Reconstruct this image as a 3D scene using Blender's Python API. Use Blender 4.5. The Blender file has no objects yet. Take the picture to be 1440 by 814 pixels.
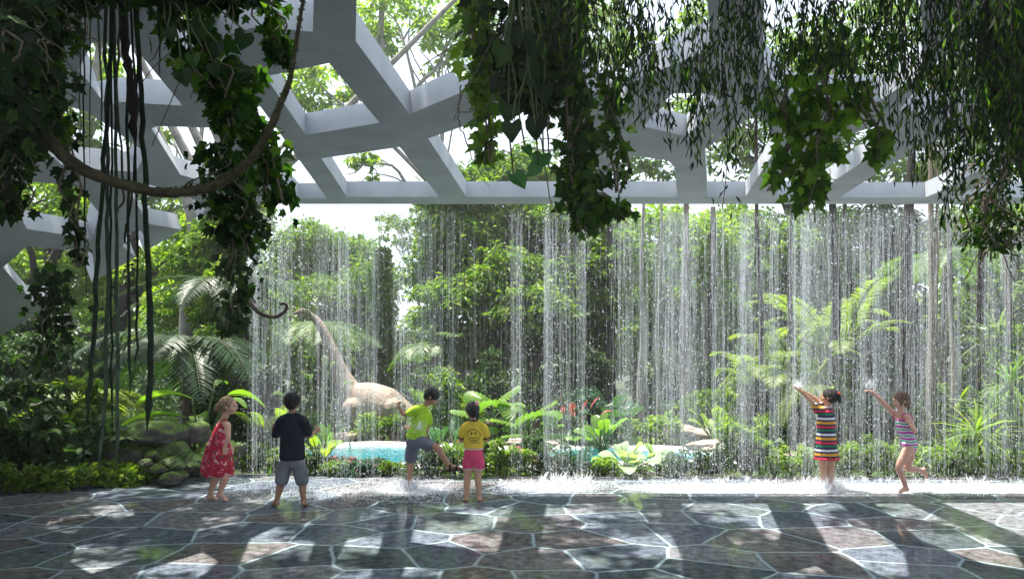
import bpy, math, random
import numpy as np
from mathutils import Vector, noise
from mathutils.geometry import delaunay_2d_cdt
R = math.radians
rng = np.random.default_rng(7)
random.seed(7)
scene = bpy.context.scene
COL = scene.collection

# ------------------------------------------------------------------ camera, sky, sun, exposure
CH = 1.47          # eye height
F = 1000.0         # focal length in photo pixels
HR = 500.0         # photo row of the horizon
cam = bpy.data.cameras.new('camera'); cam.sensor_width = 36; cam.lens = 25.0
cam.shift_y = (HR - 407.0) / 1440.0
cam.clip_start = 0.05; cam.clip_end = 2000
camo = bpy.data.objects.new('camera', cam); COL.objects.link(camo)
camo.location = (0, 0, CH); camo.rotation_euler = (R(90), 0, 0)
scene.camera = camo

SUN_V = Vector((-0.24, 0.13, 0.96)).normalized()     # direction towards the sun
elev = math.asin(SUN_V.z)
world = bpy.data.worlds.new('World'); scene.world = world; world.use_nodes = True
wn = world.node_tree; bg = wn.nodes['Background']
sky = wn.nodes.new('ShaderNodeTexSky'); sky.sky_type = 'NISHITA'; sky.sun_disc = False
sky.sun_elevation = elev; sky.sun_rotation = math.atan2(SUN_V.x, SUN_V.y)
sky.air_density = 1.0; sky.dust_density = 3.0; sky.ozone_density = 1.0
veil = wn.nodes.new('ShaderNodeMix'); veil.data_type = 'RGBA'; veil.inputs[0].default_value = .55; veil.inputs[7].default_value = (6.7, 7.3, 8.0, 1)   # thin white cloud over the whole sky
wn.links.new(sky.outputs[0], veil.inputs[6]); wn.links.new(veil.outputs[2], bg.inputs[0]); bg.inputs[1].default_value = 0.10
sun = bpy.data.lights.new('sun', 'SUN'); sun.energy = 5.0; sun.angle = R(0.6); sun.color = (1, .95, .86)
suno = bpy.data.objects.new('sun', sun); COL.objects.link(suno)
suno.rotation_euler = SUN_V.to_track_quat('Z', 'Y').to_euler()
scene.view_settings.view_transform = 'Standard'; scene.view_settings.look = 'None'
scene.view_settings.exposure = 1.5; scene.view_settings.gamma = 1
cy = scene.cycles
cy.max_bounces = 7; cy.diffuse_bounces = 3; cy.glossy_bounces = 3; cy.transmission_bounces = 4
cy.transparent_max_bounces = 32; cy.caustics_reflective = False; cy.caustics_refractive = False
cy.use_denoising = True; cy.use_adaptive_sampling = True; cy.adaptive_threshold = 0.02
cy.sample_clamp_indirect = 6.0

# ------------------------------------------------------------------ helpers
def W(px, py, d):            # photo pixel at depth d -> world point
    return np.array([(px - 720.0) * d / F, d, CH + (HR - py) * d / F])
def G(px, py, z=0.0):        # photo pixel on the ground
    d = (CH - z) * F / (py - HR)
    return np.array([(px - 720.0) * d / F, d, z])

def mat(name, color=(.5, .5, .5), rough=.6, var=None, transl=0.0, bump=0.0, bscale=20, spec=.4, noise_var=0.0,
        nscale=4.0, metallic=0.0, tcol=None, sss=0.0):
    m = bpy.data.materials.new(name); m.use_nodes = True
    nt = m.node_tree; N = nt.nodes; L = nt.links
    p = N['Principled BSDF']; p.inputs['Roughness'].default_value = rough
    p.inputs['Specular IOR Level'].default_value = spec; p.inputs['Metallic'].default_value = metallic
    c = N.new('ShaderNodeRGB'); c.outputs[0].default_value = (*color, 1); col = c.outputs[0]
    if var is not None:
        g = N.new('ShaderNodeNewGeometry'); r = N.new('ShaderNodeValToRGB')
        els = r.color_ramp.elements
        els[0].color = (*color, 1); els[1].color = (*var[-1], 1)
        for i, v in enumerate(var[:-1]):
            e = els.new((i + 1) / len(var)); e.color = (*v, 1)
        L.new(g.outputs['Random Per Island'], r.inputs[0]); col = r.outputs[0]
    if noise_var > 0:
        t = N.new('ShaderNodeTexCoord'); n = N.new('ShaderNodeTexNoise'); n.inputs['Scale'].default_value = nscale
        n.inputs['Detail'].default_value = 6
        L.new(t.outputs['Object'], n.inputs['Vector'])
        mr = N.new('ShaderNodeMapRange'); mr.inputs[1].default_value = .3; mr.inputs[2].default_value = .7
        mr.inputs[3].default_value = 1 - noise_var; mr.inputs[4].default_value = 1 + noise_var
        L.new(n.outputs['Fac'], mr.inputs[0])
        mx = N.new('ShaderNodeMix'); mx.data_type = 'RGBA'; mx.blend_type = 'MULTIPLY'; mx.inputs[0].default_value = 1
        L.new(col, mx.inputs[6]); L.new(mr.outputs[0], mx.inputs[7]); col = mx.outputs[2]
    L.new(col, p.inputs['Base Color'])
    if sss:
        p.inputs['Subsurface Weight'].default_value = sss; p.inputs['Subsurface Radius'].default_value = (.03, .012, .006)
        p.inputs['Subsurface Scale'].default_value = .5
    if bump > 0:
        t = N.new('ShaderNodeTexCoord'); n = N.new('ShaderNodeTexNoise'); n.inputs['Scale'].default_value = bscale
        n.inputs['Detail'].default_value = 5; L.new(t.outputs['Object'], n.inputs['Vector'])
        b = N.new('ShaderNodeBump'); b.inputs['Strength'].default_value = bump; b.inputs['Distance'].default_value = .02
        L.new(n.outputs['Fac'], b.inputs['Height']); L.new(b.outputs[0], p.inputs['Normal'])
    if transl > 0:
        tr = N.new('ShaderNodeBsdfTranslucent'); ms = N.new('ShaderNodeMixShader'); ms.inputs[0].default_value = transl
        hs = N.new('ShaderNodeMix'); hs.data_type = 'RGBA'; hs.blend_type = 'MULTIPLY'; hs.inputs[0].default_value = 1
        hs.inputs[7].default_value = (*(tcol or (1.7, 1.9, .6)), 1); L.new(col, hs.inputs[6]); L.new(hs.outputs[2], tr.inputs[0])
        L.new(p.outputs[0], ms.inputs[1]); L.new(tr.outputs[0], ms.inputs[2])
        L.new(ms.outputs[0], N['Material Output'].inputs['Surface'])
    return m

ORG = {}
def tag(o, label=None, cat=None, group=None, kind=None):
    if label: o['label'] = label
    if cat: o['category'] = cat
    if group: o['group'] = group
    if kind: o['kind'] = kind
    return o
def thing(name, label, cat, loc=(0, 0, 0), group=None):
    o = bpy.data.objects.new(name, None); COL.objects.link(o); o.location = Vector([float(v) for v in loc])
    o.empty_display_size = .1; ORG[o.name] = np.array(loc, float)
    return tag(o, label, cat, group)
def mk(name, V, faces, m, parent=None, smooth=False):
    """faces: list of int arrays (n,k); V in world coordinates"""
    V = np.asarray(V, float)
    if parent is not None: V = V - ORG[parent.name]
    me = bpy.data.meshes.new(name)
    faces = [np.asarray(f, np.int64) for f in faces if len(f)]
    nl = sum(f.size for f in faces); nf = sum(len(f) for f in faces)
    me.vertices.add(len(V)); me.vertices.foreach_set('co', V.astype(np.float32).ravel())
    me.loops.add(nl); me.loops.foreach_set('vertex_index', np.concatenate([f.ravel() for f in faces]).astype(np.int32))
    tot = np.concatenate([np.full(len(f), f.shape[1]) for f in faces])
    st = np.concatenate([[0], np.cumsum(tot)[:-1]])
    me.polygons.add(nf); me.polygons.foreach_set('loop_start', st.astype(np.int32))
    me.polygons.foreach_set('loop_total', tot.astype(np.int32))
    me.polygons.foreach_set('use_smooth', np.full(nf, bool(smooth)))
    me.update(calc_edges=True); me.validate()
    me.materials.append(m)
    o = bpy.data.objects.new(name, me); COL.objects.link(o)
    if parent is not None: o.parent = parent; ORG[o.name] = ORG[parent.name]
    else: ORG[o.name] = np.zeros(3)
    return o

class Geo:
    def __init__(s): s.V = []; s.Fs = {}; s.n = 0
    def add(s, V, faces):
        V = np.asarray(V, float)
        for f in faces:
            f = np.asarray(f, np.int64)
            if f.ndim == 1: f = f[None]
            s.Fs.setdefault(f.shape[1], []).append(f + s.n)
        s.V.append(V); s.n += len(V); return s
    def build(s, name, m, parent=None, smooth=False):
        return mk(name, np.concatenate(s.V), [np.concatenate(v) for v in s.Fs.values()], m, parent, smooth)

def nrm(v):
    v = np.asarray(v, float); return v / (np.linalg.norm(v, axis=-1, keepdims=True) + 1e-9)

def tube(g, pts, rad, seg=8, side=None, wob=0.0, sd=0):
    """tapered tube along pts, rad: list of r or (a,b); a lies along side"""
    pts = np.asarray(pts, float); n = len(pts)
    rad = [(r, r) if np.isscalar(r) else r for r in rad]
    T = np.zeros_like(pts); T[1:-1] = pts[2:] - pts[:-2]; T[0] = pts[1] - pts[0]; T[-1] = pts[-1] - pts[-2]; T = nrm(T)
    s0 = np.array(side if side is not None else ((1, 0, 0) if abs(T[0][0]) < .8 else (0, 1, 0)), float)
    a = np.arange(seg) * 2 * np.pi / seg; V = []
    rr = np.random.default_rng(sd)
    for i in range(n):
        s = s0 - T[i] * np.dot(s0, T[i]); s = nrm(s); u = np.cross(T[i], s)
        if side is None: s0 = s
        k = 1 + wob * rr.uniform(-1, 1, seg)
        V.append(pts[i] + np.outer(np.cos(a) * rad[i][0] * k, s) + np.outer(np.sin(a) * rad[i][1] * k, u))
    V = np.concatenate(V + [pts[:1], pts[-1:]])
    q = []
    for i in range(n - 1):
        j = np.arange(seg); q.append(np.stack([i * seg + j, i * seg + (j + 1) % seg, (i + 1) * seg + (j + 1) % seg, (i + 1) * seg + j], 1))
    j = np.arange(seg)
    c0 = np.stack([(j + 1) % seg, j, np.full(seg, n * seg)], 1); e = (n - 1) * seg
    c1 = np.stack([e + j, e + (j + 1) % seg, np.full(seg, n * seg + 1)], 1)
    g.add(V, [np.concatenate(q), c0, c1]); return g

def spline(pts, n=8):
    pts = np.asarray(pts, float); P = np.vstack([2 * pts[0] - pts[1], pts, 2 * pts[-1] - pts[-2]]); out = []
    for i in range(1, len(P) - 2):
        for t in np.linspace(0, 1, n, endpoint=False):
            a, b, c, d = P[i - 1], P[i], P[i + 1], P[i + 2]
            out.append(.5 * ((2 * b) + (c - a) * t + (2 * a - 5 * b + 4 * c - d) * t * t + (3 * b - a - 3 * c + d) * t ** 3))
    out.append(pts[-1]); return np.array(out)

def ellipsoid(g, c, r, ax=None, nu=16, nv=10):
    """r=(rx,ry,rz) in frame ax (3x3 rows)"""
    ax = np.eye(3) if ax is None else np.asarray(ax, float)
    th = np.linspace(0, np.pi, nv + 1)[1:-1]; ph = np.arange(nu) * 2 * np.pi / nu
    P = [[0, 0, r[2]]] + [[r[0] * math.sin(t) * math.cos(p), r[1] * math.sin(t) * math.sin(p), r[2] * math.cos(t)] for t in th for p in ph] + [[0, 0, -r[2]]]
    P = np.array(P) @ ax + np.asarray(c); q = []; t3 = []
    for i in range(len(th) - 1):
        for j in range(nu):
            k = (j + 1) % nu; q.append([1 + i * nu + j, 1 + (i + 1) * nu + j, 1 + (i + 1) * nu + k, 1 + i * nu + k])
    for j in range(nu):
        k = (j + 1) % nu; t3.append([0, 1 + j, 1 + k]); b = 1 + (len(th) - 1) * nu; t3.append([b + k, b + j, len(P) - 1])
    g.add(P, [q, t3]); return g

# leaf templates: (verts (u along, v across, w lift), faces)
def tmpl(v, f): return np.array(v, float), [np.array(x) for x in f]
RHOMB = tmpl([(0, 0, 0), (.45, -.5, .12), (1, 0, -.05), (.45, .5, .12)], [[[0, 1, 2], [0, 2, 3]]])
LONG = tmpl([(0, 0, 0), (.3, -.5, .05), (.3, .5, .05), (.65, -.42, .02), (.65, .42, .02), (1, 0, -.12)], [[[0, 1, 2], [3, 5, 4]], [[1, 3, 4, 2]]])
OVAL = tmpl([(0, 0, 0), (.5, 0, -.03), (1, 0, -.12), (.18, -.36, .06), (.5, -.5, .08), (.8, -.3, .03), (.18, .36, .06), (.5, .5, .08), (.8, .3, .03)],
            [[[0, 3, 4, 1], [1, 4, 5, 2], [0, 1, 7, 6], [1, 2, 8, 7]]])
_iv = [(-.12, -.22), (.02, -.5), (.2, -.36), (.45, -.62), (.5, -.27), (1, 0), (.5, .27), (.45, .62), (.2, .36), (.02, .5), (-.12, .22)]
IVY = tmpl([(.2, 0, -.04)] + [(a, b, .05 * abs(b) * 2 - .05 * a) for a, b in _iv],
           [[[0, i + 1, (i + 1) % 11 + 1] for i in range(11)]])
HEART = tmpl([(.1, 0, 0), (.55, 0, -.05), (1, 0, -.15), (-.08, -.3, .04), (.15, -.5, .06), (.5, -.45, .05), (.8, -.22, -.02),
              (-.08, .3, .04), (.15, .5, .06), (.5, .45, .05), (.8, .22, -.02)],
             [[[0, 3, 4], [1, 6, 2], [0, 8, 7], [1, 2, 10]], [[0, 4, 5, 1], [0, 1, 9, 8]], [[1, 5, 6], [1, 10, 9]]])

def leaves(g, P, D, Nn, L, Wd, T=RHOMB):
    P = np.atleast_2d(P); n = len(P)
    if n == 0: return g
    D = nrm(np.broadcast_to(D, (n, 3))); Nn = np.broadcast_to(Nn, (n, 3))
    S = nrm(np.cross(D, Nn)); U = np.cross(S, D)
    L = np.broadcast_to(L, n); Wd = np.broadcast_to(Wd, n); tv, tf = T; m = len(tv)
    V = P[:, None] + D[:, None] * (L[:, None] * tv[:, 0])[..., None] + S[:, None] * (Wd[:, None] * tv[:, 1])[..., None] + U[:, None] * (L[:, None] * tv[:, 2])[..., None]
    off = np.arange(n)[:, None, None] * m
    g.add(V.reshape(-1, 3), [(f[None] + off).reshape(-1, f.shape[1]) for f in tf]); return g

def rdir(n, z=0.0, r=rng):
    v = r.normal(size=(n, 3)); v[:, 2] += z; return nrm(v)

def clump_leaves(g, blobs, n, L=.14, wr=.45, sub=.38, T=RHOMB, up=1.0, droop=-.5, r=rng, flat=.55, keep=1.0):
    """leaves in twig-sized sub clumps spread through ellipsoid blobs"""
    vol = np.array([b[3] * b[4] * b[5] for b in blobs]) ** .72; vol /= vol.sum()
    for b, w in zip(blobs, vol):
        c = np.array(b[:3]); rad = np.array(b[3:6]); nn = int(n * w)
        if nn < 4: continue
        k = max(4, int(nn / 26))
        u = rdir(k, .25, r) * (r.uniform(.45, 1.12, (k, 1)) ** .8)
        sc = c + u * rad; sr = sub * rad.mean() * r.uniform(.35, 1.0, k)
        idx = r.integers(0, k, nn)
        off = rdir(nn, 0, r) * (r.uniform(.15, 1, (nn, 1)) ** .5) * sr[idx][:, None]; off[:, 2] *= flat
        off[:, 2] -= .25 * (off[:, 0] ** 2 + off[:, 1] ** 2) / np.maximum(sr[idx], .05)
        P = sc[idx] + off
        D = nrm(off) * np.array([1, 1, .4]) + r.normal(size=(nn, 3)) * .5; D[:, 2] += droop
        Nn = rdir(nn, up * 1.6, r)
        LL = L * r.uniform(.6, 1.25, nn)
        leaves(g, P, D, Nn, LL, LL * wr, T)
    return g

def pblobs(lst, d, dr=1.0, r=rng, yz=1.0):
    """pixel blobs (px,py,rx_px,ry_px[,dd]) -> world ellipsoids"""
    out = []
    for b in lst:
        dd = d + (b[4] if len(b) > 4 else r.uniform(-dr, dr)); c = W(b[0], b[1], dd)
        rx = b[2] * dd / F; rz = b[3] * dd / F
        out.append((*c, rx, (rx + rz) * .5 * yz, rz))
    return out

# ------------------------------------------------------------------ materials
def fol(name, c, var, tr=.35, rough=.45, spec=.35, tcol=None): return mat(name, c, rough, var=var, transl=tr, spec=spec, tcol=tcol)
M_leaf_mid = fol('leaf_mid', (.04, .09, .015), [(.08, .16, .02), (.14, .22, .025), (.20, .26, .035)], .45)
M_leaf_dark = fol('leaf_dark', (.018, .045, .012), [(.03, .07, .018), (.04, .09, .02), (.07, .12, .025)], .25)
M_leaf_lime = fol('leaf_lime', (.09, .17, .02), [(.15, .26, .03), (.22, .31, .035), (.28, .34, .045)], .5)
M_leaf_blue = fol('leaf_blue', (.025, .075, .05), [(.04, .11, .07), (.05, .12, .05), (.07, .14, .06)], .3)
M_leaf_pale = fol('leaf_pale', (.10, .15, .08), [(.14, .2, .10), (.19, .25, .12)], .4)
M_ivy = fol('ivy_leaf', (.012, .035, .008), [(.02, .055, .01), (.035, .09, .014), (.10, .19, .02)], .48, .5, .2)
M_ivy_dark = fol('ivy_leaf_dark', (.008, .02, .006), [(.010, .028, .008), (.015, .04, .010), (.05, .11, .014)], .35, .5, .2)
M_willow = fol('willow_leaf', (.010, .028, .008), [(.010, .03, .008), (.018, .055, .010), (.10, .20, .015)], .4, .5, .2)
M_paddle = fol('paddle_leaf', (.10, .19, .025), [(.13, .23, .03), (.08, .17, .03)], .5, .35, .5)
M_fan = fol('fan_leaf', (.13, .22, .04), [(.16, .26, .05), (.10, .19, .04)], .45, .4)
M_white_leaf = fol('caladium_leaf', (.28, .38, .24), [(.34, .44, .28), (.16, .26, .14)], .35, .4)
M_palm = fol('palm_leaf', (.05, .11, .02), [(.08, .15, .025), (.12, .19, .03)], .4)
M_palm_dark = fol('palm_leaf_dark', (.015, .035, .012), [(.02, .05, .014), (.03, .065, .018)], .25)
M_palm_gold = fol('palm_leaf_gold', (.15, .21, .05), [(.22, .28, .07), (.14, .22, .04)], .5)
M_red = fol('red_leaf', (.35, .03, .05), [(.45, .06, .08), (.25, .05, .03)], .35)
M_pink = fol('pink_petal', (.55, .10, .22), [(.65, .2, .32), (.5, .05, .12)], .3, tcol=(1.2, .8, .8))
M_orange = fol('orange_petal', (.7, .16, .03), [(.75, .28, .05)], .3, tcol=(1.2, .9, .6))
M_bark = mat('bark', (.10, .075, .055), .9, bump=.6, bscale=18, noise_var=.35, nscale=7)
M_bark_dark = mat('bark_dark', (.02, .016, .012), .9, bump=.6, bscale=18, noise_var=.3, nscale=7)
M_bark_grey = mat('bark_grey', (.22, .21, .19), .85, bump=.5, bscale=14, noise_var=.3, nscale=6)
M_root = mat('root_green', (.010, .022, .010), .85, bump=.5, bscale=60, noise_var=.5, nscale=30)
M_root_pale = mat('root_pale', (.045, .075, .045), .85, bump=.5, bscale=60, noise_var=.5, nscale=25)
M_stem = mat('stem_green', (.06, .09, .03), .7, noise_var=.3)
M_stem_dry = mat('stem_dry', (.16, .13, .09), .85, noise_var=.3)
M_moss = mat('moss', (.07, .11, .02), .95, bump=1.0, bscale=70, noise_var=.5, nscale=9)

def rock_mat(name, rockc, mossc, lo, hi):
    m = mat(name, rockc, .8, bump=.7, bscale=16, noise_var=.35, nscale=8); nt = m.node_tree; N = nt.nodes; L = nt.links
    p = N['Principled BSDF']; src = p.inputs['Base Color'].links[0].from_socket
    g = N.new('ShaderNodeNewGeometry'); sx = N.new('ShaderNodeSeparateXYZ'); L.new(g.outputs['Normal'], sx.inputs[0])
    t = N.new('ShaderNodeTexCoord'); n = N.new('ShaderNodeTexNoise'); n.inputs['Scale'].default_value = 5; L.new(t.outputs['Object'], n.inputs['Vector'])
    a = N.new('ShaderNodeMath'); a.operation = 'ADD'; L.new(sx.outputs[2], a.inputs[0]); L.new(n.outputs['Fac'], a.inputs[1])
    mr = N.new('ShaderNodeMapRange'); mr.inputs[1].default_value = lo; mr.inputs[2].default_value = hi; L.new(a.outputs[0], mr.inputs[0])
    n2 = N.new('ShaderNodeTexNoise'); n2.inputs['Scale'].default_value = 40; L.new(t.outputs['Object'], n2.inputs['Vector'])
    r = N.new('ShaderNodeValToRGB'); r.color_ramp.elements[0].position = .35; r.color_ramp.elements[1].position = .65
    r.color_ramp.elements[0].color = (*[c * .5 for c in mossc], 1); r.color_ramp.elements[1].color = (*[c * 1.4 for c in mossc], 1)
    L.new(n2.outputs['Fac'], r.inputs[0])
    mx = N.new('ShaderNodeMix'); mx.data_type = 'RGBA'; L.new(mr.outputs[0], mx.inputs[0]); L.new(src, mx.inputs[6]); L.new(r.outputs[0], mx.inputs[7])
    L.new(mx.outputs[2], p.inputs['Base Color']); return m
M_rock_moss = rock_mat('mossy_rock', (.075, .07, .06), (.075, .125, .016), .75, 1.15)
M_rock_flat = rock_mat('garden_rock', (.34, .27, .23), (.12, .14, .05), 1.6, 1.75)
M_concrete = mat('white_concrete', (.48, .50, .53), .75, bump=.12, bscale=45, noise_var=.11, nscale=3.5)

# ------------------------------------------------------------------ ground, paving, pool
def soil_material():
    m = mat('soil', (.035, .03, .02), .95, bump=1, bscale=25, noise_var=.5, nscale=3)
    nt = m.node_tree; N = nt.nodes; L = nt.links; p = N['Principled BSDF']; src = p.inputs['Base Color'].links[0].from_socket
    t = N.new('ShaderNodeTexCoord'); n = N.new('ShaderNodeTexNoise'); n.inputs['Scale'].default_value = .8; n.inputs['Detail'].default_value = 6
    L.new(t.outputs['Object'], n.inputs['Vector'])
    mr = N.new('ShaderNodeMapRange'); mr.inputs[1].default_value = .4; mr.inputs[2].default_value = .6; L.new(n.outputs['Fac'], mr.inputs[0])
    mx = N.new('ShaderNodeMix'); mx.data_type = 'RGBA'; L.new(mr.outputs[0], mx.inputs[0]); L.new(src, mx.inputs[6]); mx.inputs[7].default_value = (.03, .06, .012, 1)
    L.new(mx.outputs[2], p.inputs['Base Color']); return m
gg = Geo(); xs = np.linspace(-150, 150, 3); gg.add([(-300, -60, -.06), (300, -60, -.06), (300, 500, -.06), (-300, 500, -.06)], [[[0, 1, 2, 3]]])
tag(gg.build('ground', soil_material()), kind='structure')

def paving_material():
    m = bpy.data.materials.new('flagstone_paving'); m.use_nodes = True; nt = m.node_tree; N = nt.nodes; L = nt.links; p = N['Principled BSDF']
    t = N.new('ShaderNodeTexCoord'); mp = N.new('ShaderNodeMapping'); mp.inputs['Scale'].default_value = (1.0, 1.12, 1); L.new(t.outputs['Object'], mp.inputs[0])
    nz = N.new('ShaderNodeTexNoise'); nz.inputs['Scale'].default_value = 1.6; nz.inputs['Detail'].default_value = 4; L.new(mp.outputs[0], nz.inputs['Vector'])
    ad = N.new('ShaderNodeMix'); ad.data_type = 'RGBA'; ad.blend_type = 'LINEAR_LIGHT'; ad.inputs[0].default_value = .05
    L.new(mp.outputs[0], ad.inputs[6]); L.new(nz.outputs['Color'], ad.inputs[7])
    def vor(f):
        v = N.new('ShaderNodeTexVoronoi'); v.feature = f; v.inputs['Scale'].default_value = 1.6; v.inputs['Randomness'].default_value = .8
        v.voronoi_dimensions = '2D'; L.new(ad.outputs[2], v.inputs['Vector']); return v
    ve = vor('DISTANCE_TO_EDGE'); vc = vor('F1')
    nf = N.new('ShaderNodeTexNoise'); nf.inputs['Scale'].default_value = 14; nf.inputs['Detail'].default_value = 8; L.new(t.outputs['Object'], nf.inputs['Vector'])
    nm = N.new('ShaderNodeTexNoise'); nm.inputs['Scale'].default_value = 1.1; nm.inputs['Detail'].default_value = 6; L.new(t.outputs['Object'], nm.inputs['Vector'])
    # joint mask
    jm = N.new('ShaderNodeMath'); jm.operation = 'MULTIPLY_ADD'; L.new(nf.outputs['Fac'], jm.inputs[0]); jm.inputs[1].default_value = -.018; L.new(ve.outputs['Distance'], jm.inputs[2])
    js = N.new('ShaderNodeMapRange'); js.inputs[1].default_value = .004; js.inputs[2].default_value = .020; L.new(jm.outputs[0], js.inputs[0])
    # stone colour per cell
    sp = N.new('ShaderNodeSeparateColor'); L.new(vc.outputs['Color'], sp.inputs[0])
    cr = N.new('ShaderNodeValToRGB'); cr.color_ramp.interpolation = 'CONSTANT'; els = cr.color_ramp.elements
    cols = [(.085, .10, .13), (.10, .115, .13), (.115, .108, .12), (.06, .075, .085), (.15, .155, .17), (.10, .118, .15), (.118, .108, .112)]
    els[0].color = (*cols[0], 1); els[1].color = (*cols[-1], 1); els[1].position = .86
    for i, c in enumerate(cols[1:-1]): e = els.new((i + 1) / 7); e.color = (*c, 1)
    L.new(sp.outputs[0], cr.inputs[0])
    fr = N.new('ShaderNodeMapRange'); fr.inputs[1].default_value = .3; fr.inputs[2].default_value = .7; fr.inputs[3].default_value = .4; fr.inputs[4].default_value = 1.7; L.new(nf.outputs['Fac'], fr.inputs[0])
    nh = N.new('ShaderNodeTexNoise'); nh.inputs['Scale'].default_value = 55; nh.inputs['Detail'].default_value = 4; nh.inputs['Roughness'].default_value = .7; L.new(t.outputs['Object'], nh.inputs['Vector'])
    fh = N.new('ShaderNodeMapRange'); fh.inputs[1].default_value = .35; fh.inputs[2].default_value = .65; fh.inputs[3].default_value = .55; fh.inputs[4].default_value = 1.45; L.new(nh.outputs['Fac'], fh.inputs[0])
    fm = N.new('ShaderNodeMath'); fm.operation = 'MULTIPLY'; L.new(fr.outputs[0], fm.inputs[0]); L.new(fh.outputs[0], fm.inputs[1]); fr = fm
    m1 = N.new('ShaderNodeMix'); m1.data_type = 'RGBA'; m1.blend_type = 'MULTIPLY'; m1.inputs[0].default_value = 1; L.new(cr.outputs[0], m1.inputs[6]); L.new(fr.outputs[0], m1.inputs[7])
    # algae on stones
    am = N.new('ShaderNodeMapRange'); am.inputs[1].default_value = .52; am.inputs[2].default_value = .66; am.inputs[4].default_value = .4; L.new(nm.outputs['Fac'], am.inputs[0])
    m2 = N.new('ShaderNodeMix'); m2.data_type = 'RGBA'; L.new(am.outputs[0], m2.inputs[0]); L.new(m1.outputs[2], m2.inputs[6]); m2.inputs[7].default_value = (.05, .075, .035, 1)
    m3 = N.new('ShaderNodeMix'); m3.data_type = 'RGBA'; L.new(js.outputs[0], m3.inputs[0]); m3.inputs[6].default_value = (.30, .38, .41, 1); L.new(m2.outputs[2], m3.inputs[7])
    L.new(m3.outputs[2], p.inputs['Base Color'])
    rr = N.new('ShaderNodeMapRange'); rr.inputs[1].default_value = .38; rr.inputs[2].default_value = .62; rr.inputs[3].default_value = .60; rr.inputs[4].default_value = .85; L.new(nm.outputs['Fac'], rr.inputs[0])
    L.new(rr.outputs[0], p.inputs['Roughness']); p.inputs['Specular IOR Level'].default_value = .04
    hb = N.new('ShaderNodeMath'); hb.operation = 'MULTIPLY_ADD'; L.new(nf.outputs['Fac'], hb.inputs[0]); hb.inputs[1].default_value = .35; L.new(js.outputs[0], hb.inputs[2])
    b = N.new('ShaderNodeBump'); b.inputs['Strength'].default_value = .5; b.inputs['Distance'].default_value = .014; L.new(hb.outputs[0], b.inputs['Height'])
    L.new(b.outputs[0], p.inputs['Normal'])
    # thin film of water as a coat
    cw = N.new('ShaderNodeMapRange'); cw.inputs[1].default_value = .60; cw.inputs[2].default_value = .44; cw.inputs[3].default_value = .02; cw.inputs[4].default_value = .7; L.new(nm.outputs['Fac'], cw.inputs[0]); L.new(cw.outputs[0], p.inputs['Coat Weight']); p.inputs['Coat Roughness'].default_value = .06; p.inputs['Coat IOR'].default_value = 1.33
    n4 = N.new('ShaderNodeTexNoise'); n4.inputs['Scale'].default_value = 5; L.new(t.outputs['Object'], n4.inputs['Vector'])
    b2 = N.new('ShaderNodeBump'); b2.inputs['Strength'].default_value = .05; b2.inputs['Distance'].default_value = .03; L.new(n4.outputs['Fac'], b2.inputs['Height']); L.new(b2.outputs[0], p.inputs['Coat Normal'])
    return m
edge = [(-12, -3), (12, -3), (12, 8.35), (6, 8.45), (3, 8.48), (0, 8.5), (-1.5, 8.62), (-2.6, 8.72), (-3.3, 8.70), (-4.2, 8.3), (-5.0, 7.9), (-5.6, 7.62), (-7, 6.9), (-12, 5.0)]
n = len(edge); V = [(x, y, 0) for x, y in edge] + [(x, y, -.12) for x, y in edge]
pv = Geo(); pv.add(V, [[list(range(n))], [[i + n, (i + 1) % n + n, (i + 1) % n, i] for i in range(n)]])
tag(pv.build('pavement', paving_material()), kind='structure')
# kerb
kg = Geo()
ke = np.array([(x, y, 0) for x, y in edge[2:-1]])
kt = nrm(np.gradient(ke, axis=0)); kn = np.stack([kt[:, 1], -kt[:, 0], kt[:, 2]], 1)
A = ke + (0, 0, -.1); B = ke + (0, 0, .012); C_ = ke + kn * .13 + (0, 0, .012); D_ = ke + kn * .13 + (0, 0, -.1); n = len(ke)
kg.add(np.concatenate([A, B, C_, D_]), [[[i, i + 1, n + i + 1, n + i] for i in range(n - 1)], [[n + i, n + i + 1, 2 * n + i + 1, 2 * n + i] for i in range(n - 1)], [[2 * n + i, 2 * n + i + 1, 3 * n + i + 1, 3 * n + i] for i in range(n - 1)]])
tag(kg.build('kerb', mat('kerb_stone', (.09, .09, .095), .35, bump=.4, bscale=30, noise_var=.3)), kind='structure')

# pool
m_pool = mat('pool_water_surface', (.008, .17, .22), .08, bump=.6, bscale=7, noise_var=.5, nscale=2.5, spec=.5)
pe = [(-3.0, 9.75), (-2.2, 9.5), (-.9, 9.45), (.4, 9.5), (1.6, 9.6), (3.0, 9.8), (3.2, 10.4), (2.6, 11.2), (1.2, 11.4), (0, 11.2), (-1.2, 11.6), (-2.4, 11.8), (-3.2, 11.2), (-3.4, 10.3)]
pg = Geo(); pg.add([(x, y, .0) for x, y in pe], [[list(range(len(pe)))]]); tag(pg.build('pool_water', m_pool), kind='structure')
cp = Geo(); pc = spline([(x, y, .0) for x, y in pe + pe[:1]], 4); tube(cp, pc, [(.12, .05)] * len(pc), 8, side=None)
tag(cp.build('pool_coping', mat('pool_coping_stone', (.6, .6, .57), .6, bump=.3, bscale=30, noise_var=.15)), kind='structure')

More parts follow.
